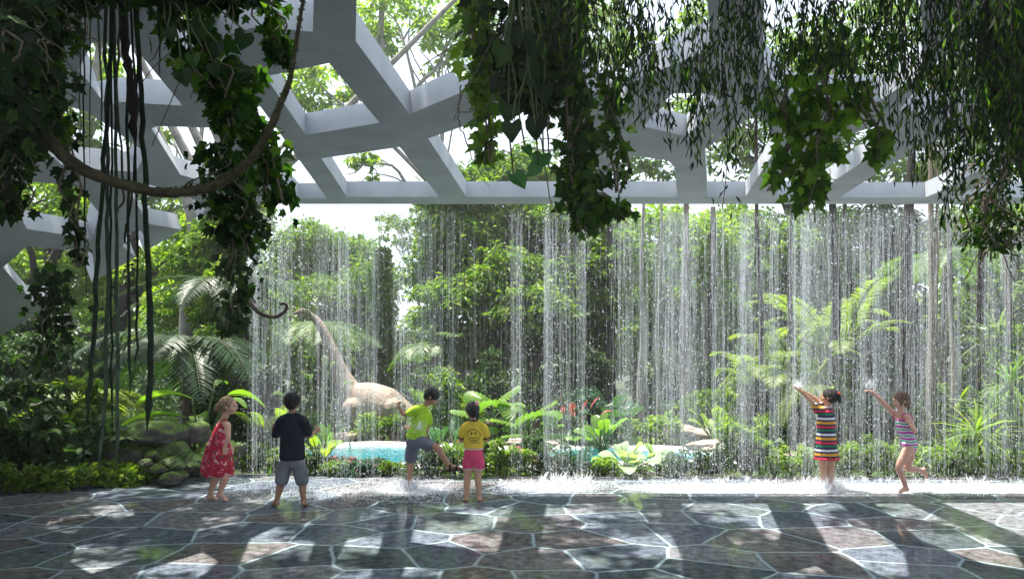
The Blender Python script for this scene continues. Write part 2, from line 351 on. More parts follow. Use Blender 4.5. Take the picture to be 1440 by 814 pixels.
# ------------------------------------------------------------------ lattice roof of white concrete
ZR = 3.15; KX = -2.6; SL = 0.453
def roof_z(x): return ZR + min(0.0, (x - KX)) * SL
def roofp(px, py):
    dx = (px - 720) / F; dz = (HR - py) / F
    t = (ZR - CH) / dz if dz > 0 else 99
    if dz <= 0 or dx * t < KX: t = (ZR - KX * SL - CH) / (dz - SL * dx)
    return (dx * t, t)
holes_px = [
 [(503, -60), (500, 58), (576, 161), (680, 117), (735, 50), (735, -60)],
 [(373, 108), (463, 89), (534, 173), (430, 190)],
 [(452, 223), (562, 207), (618, 277), (488, 277)],
 [(602, 195), (680, 168), (775, 148), (800, 200), (806, 277), (656, 277)],
 [(775, -60), (790, 90), (872, 160), (900, 110), (1000, 70), (990, -60)],
 [(905, 178), (965, 192), (1018, 139), (985, 131), (945, 132)],
 [(876, 217), (940, 226), (948, 235), (953, 277), (833, 277), (850, 250)],
 [(991, 210), (1062, 160), (1080, 178), (1093, 207), (1048, 277), (995, 277)],
 [(1090, 277), (1118, 225), (1180, 193), (1236, 177), (1237, 212), (1160, 263), (1140, 277)],
 [(1180, 278), (1265, 224), (1400, 160), (1408, 222), (1320, 270), (1300, 278)],
 [(1345, 278), (1440, 225), (1560, 225), (1560, 278)],
 [(1070, -60), (1075, 100), (1110, 138), (1235, 143), (1300, 100), (1290, -60)],
 [(1265, 155), (1345, 165), (1440, 115), (1440, 40), (1340, 60)],
 [(320, 172), (350, 152), (366, 150), (460, 279), (420, 279)],
 [(213, 181), (300, 180), (345, 240), (335, 258), (290, 256), (254, 246)],
 [(110, 100), (150, 150), (257, 149), (185, 62), (130, 60)],
 [(225, 45), (305, 135), (345, 128), (262, 20), (230, 20)],
 [(60, 140), (125, 158), (205, 215), (192, 242), (90, 235), (40, 190)],
 [(20, 290), (38, 322), (130, 336), (140, 300), (110, 262), (40, 255)],
 [(4, 376), (38, 346), (130, 355), (133, 385), (120, 425), (45, 423)],
 [(182, 268), (200, 300), (210, 315), (268, 325), (292, 290), (255, 272), (200, 258)],
 [(172, 347), (200, 368), (206, 335), (195, 322), (180, 330)],
 [(300, 55), (360, 38), (440, 45), (443, -60), (330, -60)],
]
holes = [[roofp(*p) for p in h] for h in holes_px]
holes += [[(-2.4, 2.3), (-1.2, 2.4), (-1.5, 1.2), (-2.6, 1.1)], [(-.7, 2.2), (.4, 2.3), (.6, 1.2), (-.4, .9)], [(1.0, 2.3), (2.2, 2.4), (2.4, 1.1), (1.2, 1.0)],
          [(2.9, 2.3), (3.9, 2.2), (4.0, 1.2), (3.0, 1.1)], [(4.4, 4.2), (5.4, 4.6), (6.2, 3.4), (4.8, 3.0)], [(6.2, 5.2), (7.4, 5.2), (7.4, 3.8), (6.6, 3.8)]]
Lp = [roofp(312, 290), roofp(150, 385), roofp(0, 472)]
dirx = (Lp[2][0] - Lp[0][0], Lp[2][1] - Lp[0][1]); endx = KX - ZR / SL - .1; te = (endx - Lp[0][0]) / dirx[0]
lowy = Lp[0][1] + dirx[1] * te
outer = [(9, -1.0), (9, 7.89), (KX, 7.89), Lp[0], Lp[1], Lp[2], (endx, lowy), (endx, -1.0)]
kinkpts = [(KX, -1.0), (KX, 7.89)]
pts = []; cedges = []
def addloop(lp):
    b = len(pts); pts.extend(Vector(p) for p in lp); cedges.extend((b + i, b + (i + 1) % len(lp)) for i in range(len(lp)))
addloop(outer)
for h in holes: addloop(h)
b = len(pts); pts.extend(Vector(p) for p in kinkpts); cedges.append((b, b + 1))
vv, ee, ff, *_ = delaunay_2d_cdt(pts, cedges, [], 0, 1e-5)
def inside(p, poly):
    c = False; j = len(poly) - 1
    for i in range(len(poly)):
        if (poly[i][1] > p[1]) != (poly[j][1] > p[1]) and p[0] < (poly[j][0] - poly[i][0]) * (p[1] - poly[i][1]) / (poly[j][1] - poly[i][1]) + poly[i][0]: c = not c
        j = i
    return c
keep = []
for f in ff:
    c = sum((vv[i] for i in f), Vector((0, 0))) / len(f)
    if inside(c, outer) and not any(inside(c, h) for h in holes): keep.append(list(f))
TH = .165
vb = np.array([(v.x, v.y, roof_z(v.x)) for v in vv]); upn = np.array([(-.38 if v.x < KX - 1e-3 else 0, 0, 1) for v in vv]) * TH
ecount = {}
for f in keep:
    for i in range(3):
        a, b = f[i], f[(i + 1) % 3]; ecount.setdefault((min(a, b), max(a, b)), []).append((a, b))
sides = [e[0] for e in ecount.values() if len(e) == 1]; nv = len(vb)
roof = thing('lattice_canopy', 'white concrete lattice canopy with angular openings above the wet paving', 'canopy', (0, 7.8, 0))
lg = Geo(); lg.add(np.concatenate([vb, vb + upn]), [[[f[2], f[1], f[0]] for f in keep], [[f[0] + nv, f[1] + nv, f[2] + nv] for f in keep], [[a, b, b + nv, a + nv] for a, b in sides]])
lo = lg.build('lattice', M_concrete, roof)
# spray pipe hidden on the back of the edge beam
sp_ = Geo(); tube(sp_, [(KX, 7.97, ZR + .06), (6.5, 7.97, ZR + .06)], [.03, .03], 8); sp_.build('rain_pipe', mat('pipe_metal', (.4, .4, .42), .4, metallic=1), roof)
# ------------------------------------------------------------------ trees
def limb_path(a, b, sag=.12, n=6, r=rng, wig=.06):
    a, b = np.array(a, float), np.array(b, float); t = np.linspace(0, 1, n)[:, None]; L = np.linalg.norm(b - a)
    p = a + (b - a) * t; p[:, 2] += np.sin(t[:, 0] * np.pi) * sag * L; p[1:-1] += r.normal(size=(n - 2, 3)) * wig * L * .5
    return spline(p, 3)
def tree(name, label, cat, base, top, r0, blobs, n, leaf, bark=None, group=None, L=.14, wr=.45, sub=.38, limbs=6, seed=0, T=RHOMB, up=1.0, droop=-.5, lean=None):
    r = np.random.default_rng(seed + 100); base = np.array(base, float); top = np.array(top, float)
    t = thing(name, label, cat, base, group); g = Geo()
    p = limb_path(base, top, 0, 6, r, .012 if not blobs else .035); k = len(p); tube(g, p, list(np.linspace(r0 * 1.15, r0 * .45, k) + r0 * .5 * np.exp(-np.linspace(0, 9, k))), 9, wob=.08, sd=seed)
    if blobs:
        bl = sorted(blobs, key=lambda b: -b[3])[:limbs]
        for b in bl:
            i = min(k - 2, max(k // 3, int(k * (.35 + .5 * r.random()))))
            e = np.array(b[:3]) + r.normal(size=3) * b[3] * .2; q = limb_path(p[i], e, .08, 5, r, .1)
            rr = r0 * (.5 - .25 * i / k) + .015; tube(g, q, list(np.linspace(rr, rr * .25, len(q))), 6, wob=.08, sd=seed)
            for _ in range(5):
                j = r.integers(len(q) // 3, len(q) - 1); e2 = np.array(b[:3]) + rdir(1, .3, r)[0] * np.array(b[3:6]) * .85
                q2 = limb_path(q[j], e2, .05, 4, r, .12); tube(g, q2, list(np.linspace(rr * .35, rr * .08 + .004, len(q2))), 5)
    g.build('trunk', bark or M_bark, t, True)
    if n:
        g = Geo(); clump_leaves(g, blobs, n, L, wr, sub, T, up, droop, r); g.build('crown', leaf, t)
    return t

# the big broadleaf tree in the centre (two stems, dense crown in tiers)
tree('broadleaf_tree', 'large dense broadleaf tree with sunlit leaf tiers rising at the centre behind the rain', 'tree', (.75, 15.5, 0), W(740, 380, 15.8), .26,
     pblobs([(650, 330, 62, 44), (612, 385, 48, 34), (690, 300, 70, 40), (640, 430, 62, 36), (700, 390, 60, 44), (760, 330, 60, 46), (745, 430, 60, 36), (668, 485, 54, 30), (720, 478, 60, 38),
             (815, 310, 60, 36), (855, 360, 52, 38), (800, 400, 58, 36), (860, 430, 46, 30), (800, 470, 60, 34), (850, 500, 40, 24), (640, 270, 50, 34), (720, 250, 60, 34)], 15.5, 1.3), 46000, M_leaf_mid, L=.17, seed=1, limbs=12)
# pale hazy trees left, beyond the statue
tree('rain_tree', 'rounded olive green tree behind the rain above the dinosaur neck', 'tree', (-4.6, 21, 0), W(450, 400, 21), .25,
     pblobs([(430, 350, 55, 42), (390, 400, 40, 40), (480, 370, 60, 42), (520, 410, 44, 44), (440, 430, 70, 40), (500, 455, 50, 36), (380, 455, 40, 36), (455, 500, 80, 34)], 21, 1.4), 26000, M_leaf_mid, L=.17, seed=2)
tree('pale_tree', 'pale thin crowned tree with forked grey limbs against the white sky', 'tree', (-2.0, 24, 0), W(600, 400, 24), .12,
     pblobs([(575, 330, 42, 22), (615, 345, 30, 26), (545, 312, 30, 14), (640, 300, 40, 24), (600, 300, 40, 16), (655, 380, 30, 34)], 24, 1.0), 3600, M_leaf_pale, M_bark_grey, L=.17, seed=3, limbs=8)
tree('columnar_tree', 'slim dark green columnar tree right of the dinosaur body', 'tree', (-3.2, 17.5, 0), W(538, 420, 17.5), .1,
     pblobs([(539, 395, 15, 30), (538, 430, 15, 34), (537, 470, 14, 34), (537, 510, 14, 34), (538, 365, 10, 20)], 17.5, .15), 9000, M_leaf_mid, L=.1, seed=4, sub=.6)
# right side background trees
for i, (lab, bx, tpx, col, nn, bl) in enumerate([
    ('tall loose tree with grey trunk behind the densest rain right of centre', (3.6, 17), (950, 340), M_leaf_lime, 21000, [(930, 330, 60, 40), (990, 340, 50, 40), (900, 390, 40, 36), (960, 410, 60, 36), (1010, 440, 40, 44), (1040, 320, 50, 34), (1010, 385, 60, 40), (1050, 395, 50, 40), (895, 455, 50, 40), (950, 475, 60, 36)]),
    ('shadowy tree behind the gold palm fronds on the right', (7.5, 18), (1120, 360), M_leaf_mid, 17000, [(1080, 350, 60, 42), (1150, 330, 60, 42), (1110, 420, 60, 44), (1060, 460, 50, 40), (1190, 400, 50, 44), (1130, 490, 60, 36)]),
    ('dark leafy tree standing behind the arms of the running girl', (10, 19.5), (1240, 360), M_leaf_dark, 19000, [(1230, 330, 60, 42), (1290, 360, 60, 44), (1230, 430, 60, 44), (1300, 460, 50, 44), (1180, 500, 50, 34), (1250, 510, 60, 34)]),
    ('bright edged tree at the far right behind the spiky leaves', (11.5, 16), (1390, 330), M_leaf_mid, 17000, [(1350, 340, 50, 50), (1420, 330, 60, 50), (1400, 420, 60, 50), (1350, 450, 40, 50), (1440, 500, 60, 50), (1480, 400, 50, 60)])]):
    tree('forest_tree', lab, 'tree', (*bx, 0), W(*tpx, bx[1]), .2, pblobs(bl, bx[1], 1.2), nn, col, M_bark_grey if i == 0 else M_bark_dark, 'forest trees on the right', L=.17, seed=10 + i)
# left side shady forest
for i, (lab, bx, tpx, col, nn, bl) in enumerate([
    ('shaded tree with sunlit top just left of the rain curtain', (-4.7, 12.5), (330, 330), M_leaf_mid, 16000, [(320, 330, 45, 34), (350, 300, 30, 30), (290, 370, 40, 34), (330, 410, 40, 40), (345, 460, 30, 44), (300, 440, 30, 30)]),
    ('sunlit yellow green tree framed by the slanting canopy leg', (-8.2, 14), (200, 300), M_leaf_lime, 12000, [(230, 380, 50, 36), (270, 340, 40, 30), (180, 400, 40, 34), (150, 440, 40, 24), (240, 430, 40, 30)]),
    ('bright leafy tree seen through the lowest opening of the canopy leg', (-10.5, 14), (90, 330), M_leaf_lime, 13000, [(100, 390, 50, 40), (60, 330, 50, 40), (130, 300, 50, 40), (20, 390, 50, 50), (60, 270, 60, 34)]),
    ('dark low tree at the far left behind the canopy leg', (-9.8, 12.5), (60, 480), M_leaf_dark, 13000, [(60, 500, 70, 34), (130, 500, 50, 34), (0, 470, 60, 50), (10, 540, 70, 34)])]):
    tree('forest_tree', lab, 'tree', (*bx, 0), W(*tpx, bx[1]), .18, pblobs(bl, bx[1], 1.0), nn, col, M_bark_dark, 'forest trees on the left', L=.13, seed=20 + i)

# tall trees whose branches and leaves show through the openings of the canopy
for i, (lab, bx, top, col, bk, nn, bl) in enumerate([
    ('leaning pale trunked tree with light green leaves seen through the top opening', (-.6, 13), (540, -40), M_leaf_lime, M_bark_grey, 5200,
        [(520, 70, 34, 60), (560, 10, 60, 30), (620, 60, 40, 40), (660, 30, 40, 50), (510, 130, 26, 26), (460, 120, 40, 30), (510, 235, 30, 20)]),
    ('yellow green tree seen through the upper left openings', (-5.4, 13), (330, 40), M_leaf_lime, M_bark_grey, 6500,
        [(350, 10, 60, 34), (420, 125, 34, 40), (300, 60, 40, 40), (250, 20, 50, 40), (130, 120, 60, 40), (210, 200, 30, 30)]),
    ('slim twisted tree standing behind the left of the canopy', (-7.6, 12), (140, 60), M_leaf_mid, M_bark_grey, 9000,
        [(110, 230, 70, 34), (150, 250, 50, 30), (60, 180, 60, 50), (250, 290, 50, 24), (200, 300, 40, 20), (30, 100, 60, 60), (100, 40, 70, 40)]),
    ('mid green tree filling the openings above the centre of the rain', (2.6, 14), (830, 60), M_leaf_mid, M_bark_grey, 6000,
        [(740, 220, 40, 22), (700, 240, 40, 20), (780, 100, 50, 50), (900, 240, 60, 20), (880, 90, 50, 50), (960, 160, 50, 30), (820, 30, 70, 40)]),
    ('dense green tree behind the right openings of the canopy', (6.2, 14), (1060, 60), M_leaf_mid, M_bark_dark, 8500,
        [(1040, 220, 60, 40), (1060, 150, 60, 40), (1000, 60, 60, 50), (1120, 220, 60, 50), (1180, 210, 60, 30), (1130, 80, 70, 50), (1200, 120, 60, 50)]),
    ('dark tall tree rising behind the far right corner of the canopy', (10.2, 14), (1350, 60), M_leaf_mid, M_bark_dark, 11000,
        [(1260, 250, 60, 40), (1330, 230, 60, 50), (1400, 240, 60, 60), (1300, 130, 70, 50), (1400, 120, 70, 60), (1240, 40, 70, 50), (1380, 20, 80, 50)])]):
    bx = (bx[0] * 1.4, bx[1] + 5); tree('tall_tree', lab, 'tree', (*bx, 0), W(*top, bx[1]), .15, pblobs(bl, bx[1], 1.0), nn, col, bk, 'tall trees above the canopy', L=.19, seed=40 + i, limbs=8)
# bare grey trunks leaning behind the left openings
for i, (a, b, bx_, dd, lab) in enumerate([((268, 300), (205, 150), 262, 12.6, 'leftmost'), ((296, 300), (228, 150), 286, 12.9, 'second'), ((318, 300), (258, 150), 304, 13.2, 'third'), ((340, 300), (290, 150), 322, 12.8, 'rightmost'),
                                     ((330, 310), (455, 185), 318, 13.5, '')]):
    base = W(bx_, 500, dd); base[2] = 0
    lab = (lab + ' of the four leaning grey trunks behind the left canopy openings') if lab else 'lone grey trunk leaning right behind the canopy strip opening'
    q = spline([base, W(bx_, 430, dd), W(*a, dd), W(*b, dd), W(*b, dd) * 2 - W(*a, dd), W(*b, dd) * 3.4 - W(*a, dd) * 2.4], 6)
    t = thing('bare_trunk', lab, 'tree trunk', base, 'leaning grey trunks'); g = Geo(); tube(g, q, list(np.linspace(.13, .03, len(q))), 9, wob=.08, sd=i); g.build('trunk', M_bark_grey, t, True)

# upright poles of trunk on the right (palms and lianas)
for i, (px, r_, dd, lab, mm) in enumerate([
    (1069, 4, 10.5, 'thin dark trunk just right of the white leaf bush', M_bark_dark), (1120, 4, 10.2, 'thin trunk left of the paddle leaf plant', M_bark_dark), (1175, 7, 10.0, 'thick dark trunk behind the striped dress girl', M_bark_dark),
    (1200, 4, 10.6, 'thin dark trunk right of the striped dress girl', M_bark_dark), (1228, 3, 11.0, 'thinnest trunk between the two girls', M_bark_dark), (1268, 9, 10.4, 'thickest dark trunk directly behind the running girl', M_bark_dark),
    (1308, 5, 9.6, 'left one of the pair of bamboo coloured stems', M_stem_dry), (1318, 3, 9.6, 'slender right one of the pair of bamboo coloured stems', M_stem_dry), (1337, 4, 10.8, 'pale bent stem right of the bamboo pair', M_bark_grey), (1377, 7, 10.5, 'dark trunk behind the spiky leaves at right', M_bark_dark),
    (1420, 4, 9.8, 'thin brown trunk at the right picture edge', M_bark), (995, 8, 15, 'straight bluish grey trunk right of centre in the rain', M_bark_dark), (965, 7, 13, 'brown forked trunk in the thick rain', M_bark),
    (857, 8, 14.5, 'dark slanting trunk under the central tree', M_bark_dark), (900, 4, 12.5, 'slender pale trunk left of the flat rock', M_bark_grey), (925, 3, 12.6, 'slender curved trunk by the flat rock', M_bark_grey)]):
    b = W(px, 500, dd); b[2] = 0; hgt = 5.6 if px > 1050 else 4.6
    tree('slim_trunk', lab, 'tree trunk', b, b + np.array([rng.uniform(-.12, .12), 0, hgt]), r_ * dd / F, None, 0, None, mm, 'slim upright trunks', seed=80 + i)

# added tree, crown unseen overhead, gaps carved so sun patches fall on the paving
r = np.random.default_rng(71); sb = np.array([-7.8, 4.2, 0.]); bl = []
lit = [(-2.7, 5.1, .5, .22), (-1.75, 5.45, .42, .3), (-.62, 5.75, .55, .28), (.45, 6.7, .4, .22), (1.25, 5.35, .6, .25), (3.1, 5.45, 1.25, .5), (3.0, 7.25, 1.3, .35), (5.0, 6.9, 1.4, .5), (.9, 7.7, .8, .3), (2.2, 6.4, .35, .2), (4.6, 5.0, .9, .35), (-1.9, 7.9, .5, .3)]
for gx in np.arange(-7.6, 6.6, .36):
    for gy in np.arange(3.2, 9.3 if gx < -3.3 else 7.7, .36):
        x_, y_ = gx + r.uniform(-.15, .15), gy + r.uniform(-.15, .15)
        if any(((x_ - a) / (c_ + .18)) ** 2 + ((y_ - b_) / (e_ + .16)) ** 2 < 1 for a, b_, c_, e_ in lit): continue
        if x_ > 1.8 and r.random() < .25: continue
        z_ = 8.6 + r.uniform(-.5, .6); bl.append((x_ - SUN_V.x / SUN_V.z * -z_, y_ + SUN_V.y / SUN_V.z * z_, z_, .32, .32, .16))
tree('added_shade_tree', 'added unseen tree at the left with a crown carved to shade the paving', 'tree', sb, (-5.5, 5.5, 8.2), .3, bl, 42000, M_leaf_mid, M_bark_dark, L=.16, seed=72, limbs=14, sub=.5)

# far wood: reads as one mass behind everything
g = Geo(); r = np.random.default_rng(5); bl = []
for i in range(150):
    x = r.uniform(-32, 32); y = r.uniform(27, 36); px = 720 + x * F / y
    topz = 6.5 if (px < 380 or px > 900) else (2.6 if 500 < px < 660 else 4.6)
    z = r.uniform(.2, topz); bl.append((x, y, z, r.uniform(1.2, 2.2), 1.2, r.uniform(.8, 1.3)))
clump_leaves(g, bl, 60000, .34, .5, .45, RHOMB, 1, -.4, r)
tag(g.build('far_wood', M_leaf_mid), 'distant mass of woodland filling the background', 'woodland', kind='stuff')
g = Geo(); bl = []
for i in range(70):
    x = r.uniform(-20, 20); y = r.uniform(19, 24); bl.append((x, y, r.uniform(.1, 2.3), r.uniform(.8, 1.5), 1.0, r.uniform(.6, 1.0)))
clump_leaves(g, bl, 42000, .22, .5, .45, RHOMB, 1, -.4, r)
tag(g.build('undergrowth', M_leaf_dark), 'dark tangled undergrowth between the trees', 'undergrowth', kind='stuff')

# ------------------------------------------------------------------ palms
def frond(g, gs, o, az, L, rise, droop, nl=34, ll=.35, lw=.028, r=rng, vee=.5, side=1.0, hs=.9):
    """arching pinnate frond; returns path"""
    t = np.linspace(0, 1, 12); h = np.array([math.cos(az), math.sin(az), 0])
    P = np.array(o) + np.outer(t * L * hs, h); P[:, 2] += L * (rise * t - droop * t * t)
    tube(gs, P, list(np.linspace(.014, .003, 12)), 5)
    tt = np.linspace(.12, .99, nl); ip = np.stack([np.interp(tt, t, P[:, k]) for k in range(3)], 1)
    tg = nrm(np.stack([np.interp(tt, t, np.gradient(P[:, k])) for k in range(3)], 1)); sd = nrm(np.cross(tg, (0, 0, 1)))
    up = np.cross(sd, tg); prof = np.sin(np.clip(tt * 1.05, 0, 1) * np.pi) ** .5 * .75 + .25
    for s in (-1, 1):
        D = nrm(tg * .75 + sd * s + up * vee * .5 + r.normal(size=(nl, 3)) * .05); D[:, 2] -= .25
        leaves(g, ip, D, up + sd * s * -.3, ll * prof * r.uniform(.85, 1.1, nl), lw, LONG)
def palm(name, label, base, h, nf, L, rise, droop, leaf, ll=.35, lw=.03, seed=0, group=None, r0=.06, az0=0, az1=6.283, stems=1, nl=34, barkm=None, hs=.9):
    r = np.random.default_rng(seed); t = thing(name, label, 'palm', base, group); g = Geo(); gs = Geo(); gt = Geo()
    for s in range(stems):
        b = np.array(base, float) + (r.normal(size=3) * .12 * (s > 0)) * (1, 1, 0); tp = b + np.array([r.normal() * .15 * (stems > 1), r.normal() * .15 * (stems > 1), h * r.uniform(.8, 1.05) if s else h])
        if h > .15: p = limb_path(b, tp, 0, 4, r, .03); tube(gt, p, [r0 * 1.1] + [r0] * (len(p) - 2) + [r0 * .7], 8, wob=.05)
        for i in range(nf):
            az = az0 + (az1 - az0) * (i + r.uniform(-.3, .3)) / nf
            frond(g, gs, tp, az, L * r.uniform(.8, 1.1), rise * r.uniform(.6, 1.35), droop * r.uniform(.8, 1.2), nl, ll, lw, r, hs=hs)
    if gt.n: gt.build('trunk', barkm or M_bark, t, True)
    gs.build('frond_stems', M_stem, t, True); g.build('fronds', leaf, t)
    return t
pb = lambda px, d: (W(px, 500, d)[0], d, 0)
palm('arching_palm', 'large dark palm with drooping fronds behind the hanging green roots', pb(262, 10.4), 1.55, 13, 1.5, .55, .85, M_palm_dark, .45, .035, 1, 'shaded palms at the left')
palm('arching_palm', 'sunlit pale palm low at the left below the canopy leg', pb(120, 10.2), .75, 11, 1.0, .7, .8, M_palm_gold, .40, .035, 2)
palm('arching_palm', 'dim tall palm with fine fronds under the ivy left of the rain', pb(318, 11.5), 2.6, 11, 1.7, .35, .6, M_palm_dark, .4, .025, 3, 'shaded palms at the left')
palm('low_palm', 'bushy young palm with upright fronds above the mossy boulders', pb(180, 8.9), .05, 16, .95, 1.0, .75, M_palm, .36, .028, 4)
palm('low_palm', 'feathery low palm behind the moss beside the red dress girl', pb(238, 8.8), .05, 13, .85, .8, .75, M_palm, .34, .026, 5)
palm('low_palm', 'small palm tuft at the very left under the ivy column', pb(60, 9.2), .25, 12, .8, .8, .8, M_palm, .34, .03, 15)
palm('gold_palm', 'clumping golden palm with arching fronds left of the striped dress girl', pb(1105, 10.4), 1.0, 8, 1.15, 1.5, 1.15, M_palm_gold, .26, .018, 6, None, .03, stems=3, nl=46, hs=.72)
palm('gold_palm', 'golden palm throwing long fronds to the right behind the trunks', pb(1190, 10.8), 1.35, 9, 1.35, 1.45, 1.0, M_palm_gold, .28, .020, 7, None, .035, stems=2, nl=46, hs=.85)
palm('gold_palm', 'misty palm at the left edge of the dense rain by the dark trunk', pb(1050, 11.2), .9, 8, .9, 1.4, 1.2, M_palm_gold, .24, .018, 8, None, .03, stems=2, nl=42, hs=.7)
palm('arching_palm', 'big hazy palm spreading behind the dinosaur neck', pb(450, 16.5), 2.1, 14, 2.0, .4, .6, M_palm, .5, .04, 9)
palm('arching_palm', 'slender palm between the trees right of the white sky gap', pb(610, 14.5), 1.6, 12, 1.0, .7, .8, M_palm, .4, .045, 10)
palm('arching_palm', 'feathery palm leaning in behind the right end of the canopy', pb(1330, 13), 3.2, 12, 1.5, .5, .6, M_palm, .4, .03, 12)
palm('low_palm', 'small shiny palm tuft behind the running girl', pb(1225, 10.0), .2, 11, .7, .75, .8, M_palm_dark, .28, .022, 13)
palm('low_palm', 'blue green palm tuft right of the twin round leaved palms', pb(835, 11.8), .2, 12, .7, .8, .8, M_leaf_blue, .28, .024, 16)

# ------------------------------------------------------------------ fan leaf palms, paddle leaf plants
def fan_leaf(g, gs, o, tip, size, r, tilt=.6, nseg=18, spread=4.6):
    o, tip = np.array(o, float), np.array(tip, float); p = limb_path(o, tip, .12, 4, r, .02); tube(gs, p, list(np.linspace(.012, .006, len(p))), 5)
    h = nrm(tip - o); h[2] = 0; h = nrm(h + 1e-6); out = nrm(h * .9 + np.array([0, 0, 1.15 - tilt])); s = nrm(np.cross(out, (0, 0, 1))); u = np.cross(s, out)
    u = nrm(u)
    a = np.linspace(-spread / 2, spread / 2, nseg * 2 + 1); V = [tip]; fl = []
    for i, t in enumerate(a):
        rr = size * (1 - .05 * (i % 2)) * (.86 + .14 * math.cos(t)); z = .05 * size * (1 if i % 2 else -1) - .20 * size * (.3 + abs(math.sin(t / 2)))
        V.append(tip + out * math.cos(t) * rr * .55 + s * math.sin(t) * rr * .55 + u * z * .35)
        V.append(tip + out * math.cos(t) * rr + s * math.sin(t) * rr + u * z * 1.0)
    for i in range(nseg * 2): fl.append([1 + 2 * i, 2 + 2 * i, 4 + 2 * i, 3 + 2 * i])
    g.add(V, [fl, [[0, 1 + 2 * i, 3 + 2 * i] for i in range(nseg * 2)]])
def fan_palm(name, label, base, h, n, reach, size, seed, leaf=None):
    r = np.random.default_rng(seed); t = thing(name, label, 'palm', base); g = Geo(); gs = Geo(); gt = Geo(); b = np.array(base, float)
    p = limb_path(b, b + (0, 0, h), 0, 4, r, .02); tube(gt, p, [.07] * len(p), 9, wob=.12); gt.build('trunk', M_bark, t, True)
    for i in range(n):
        az = i * 2.4 + r.uniform(-.3, .3); k = i / n; d = np.array([math.cos(az), math.sin(az), 0]) * reach * (.45 + .55 * k)
        fan_leaf(g, gs, b + (0, 0, h * .85), b + (0, 0, h) + d + np.array([0, 0, reach * (.85 - 1.25 * k)]), size * r.uniform(.8, 1.1), r, .6 + k)
    gs.build('leaf_stalks', M_stem, t, True); g.build('fan_leaves', leaf or M_fan, t)
    # dry skirt of old leaves
    d = Geo(); r2 = rdir(26, -1.5, r); leaves(d, b + (0, 0, h * .8) + r2 * .06, r2 * (.5, .5, 1), rdir(26, 0, r), .55, .09, LONG); d.build('dry_skirt', M_stem_dry, t)
    return t
fan_palm('fan_palm', 'round leaved palm with upright pleated leaves behind the yellow shirt girl', pb(690, 10.1), .55, 9, .42, .30, 1)
fan_palm('fan_palm', 'larger round leaved palm spreading right over the pool edge', pb(742, 9.5), .42, 12, .40, .30, 2)

def paddle(g, gs, o, az, stalk, L, Wd, el, droop, r, T=12, fold=.25, bel=None):
    """stalk then a broad blade"""
    h = np.array([math.cos(az), math.sin(az), 0]); o = np.array(o, float)
    e = o + h * stalk * math.cos(el) + np.array([0, 0, stalk * math.sin(el)])
    p = limb_path(o, e, .06, 4, r, .01); tube(gs, p, list(np.linspace(.016, .008, len(p))), 6)
    el = el if bel is None else bel; t = np.linspace(0, 1, T); P = e + np.outer(t * L, h * math.cos(el)); P[:, 2] += L * (t * math.sin(el) - droop * t * t)
    tube(gs, P, list(np.linspace(.009, .002, T)), 5)
    s = np.array([-h[1], h[0], 0]); w = Wd * (np.sin(np.clip(t * .96 + .04, 0, 1) * np.pi) ** .55) * .5; w[-1] = .002
    roll = r.uniform(-.5, .5); wv = 1 + .07 * np.sin(t * 40 + r.uniform(0, 6)); V = []
    for i in range(T):
        V += [P[i] + s * w[i] * wv[i] + np.array([0, 0, w[i] * (fold + roll)]), P[i] + s * w[i] * .5 + np.array([0, 0, w[i] * (fold * .3 + roll * .5)]), P[i] + (0, 0, .004),
              P[i] - s * w[i] * .5 + np.array([0, 0, w[i] * (fold * .3 - roll * .5)]), P[i] - s * w[i] * wv[i] + np.array([0, 0, w[i] * (fold - roll)])]
    q = [[i * 5 + k, i * 5 + k + 1, i * 5 + k + 6, i * 5 + k + 5] for i in range(T - 1) for k in range(4)]; g.add(V, [q])
def paddle_plant(name, label, base, specs, leaf, seed=0, cat='plant', group=None, z0=0.0):
    r = np.random.default_rng(seed); t = thing(name, label, cat, base, group); gs = Geo()
    for az, st, L, Wd, el, dr, *be in specs: g = Geo(); paddle(g, gs, np.array(base, float) + (r.normal() * .03, r.normal() * .03, z0), R(az), st, L, Wd, R(el), dr, r, bel=R(be[0]) if be else None); g.build('leaf_blade', leaf, t)
    gs.build('leaf_stalks', M_stem, t, True); return t
def rosette(name, label, base, n, L, Wd, leaf, seed, stalk=.3, el=(25, 75), droop=.5, cat='plant', group=None):
    r = np.random.default_rng(seed)
    return paddle_plant(name, label, base, [(i * 137.5 + r.uniform(-15, 15), stalk * r.uniform(.7, 1.2), L * r.uniform(.75, 1.15), Wd * r.uniform(.8, 1.15), r.uniform(*el), droop * r.uniform(.5, 1.3)) for i in range(n)], leaf, seed, cat, group)
paddle_plant('banana_plant', 'banana plant with wide backlit lime leaves left of the red dress girl', pb(285, 8.9),
    [(178, .95, .78, .26, 80, .5, 22), (195, .72, .82, .28, 75, .45, 18), (15, 1.0, .5, .20, 74, .7, 20), (165, .55, .6, .26, 62, .6, 30), (-20, .95, .42, .18, 72, .7, 30), (120, .6, .5, .22, 74, .6, 50), (60, 1.1, .3, .14, 78, .7, 50), ], M_paddle, 3, 'banana plant')
paddle_plant('bird_plant', 'upright paddle leaf plant with blue green leaves behind the black shirt boy', pb(438, 11.2),
    [(170, 1.25, .45, .18, 75, .6), (110, 1.45, .36, .17, 85, .5), (10, 1.25, .42, .18, 76, .7), (-5, 1.1, .36, .15, 62, .8), (60, 1.3, .36, .16, 80, .5), (200, .9, .4, .15, 60, .7), (-80, 1.15, .3, .16, 72, .7)], M_leaf_pale, 4)
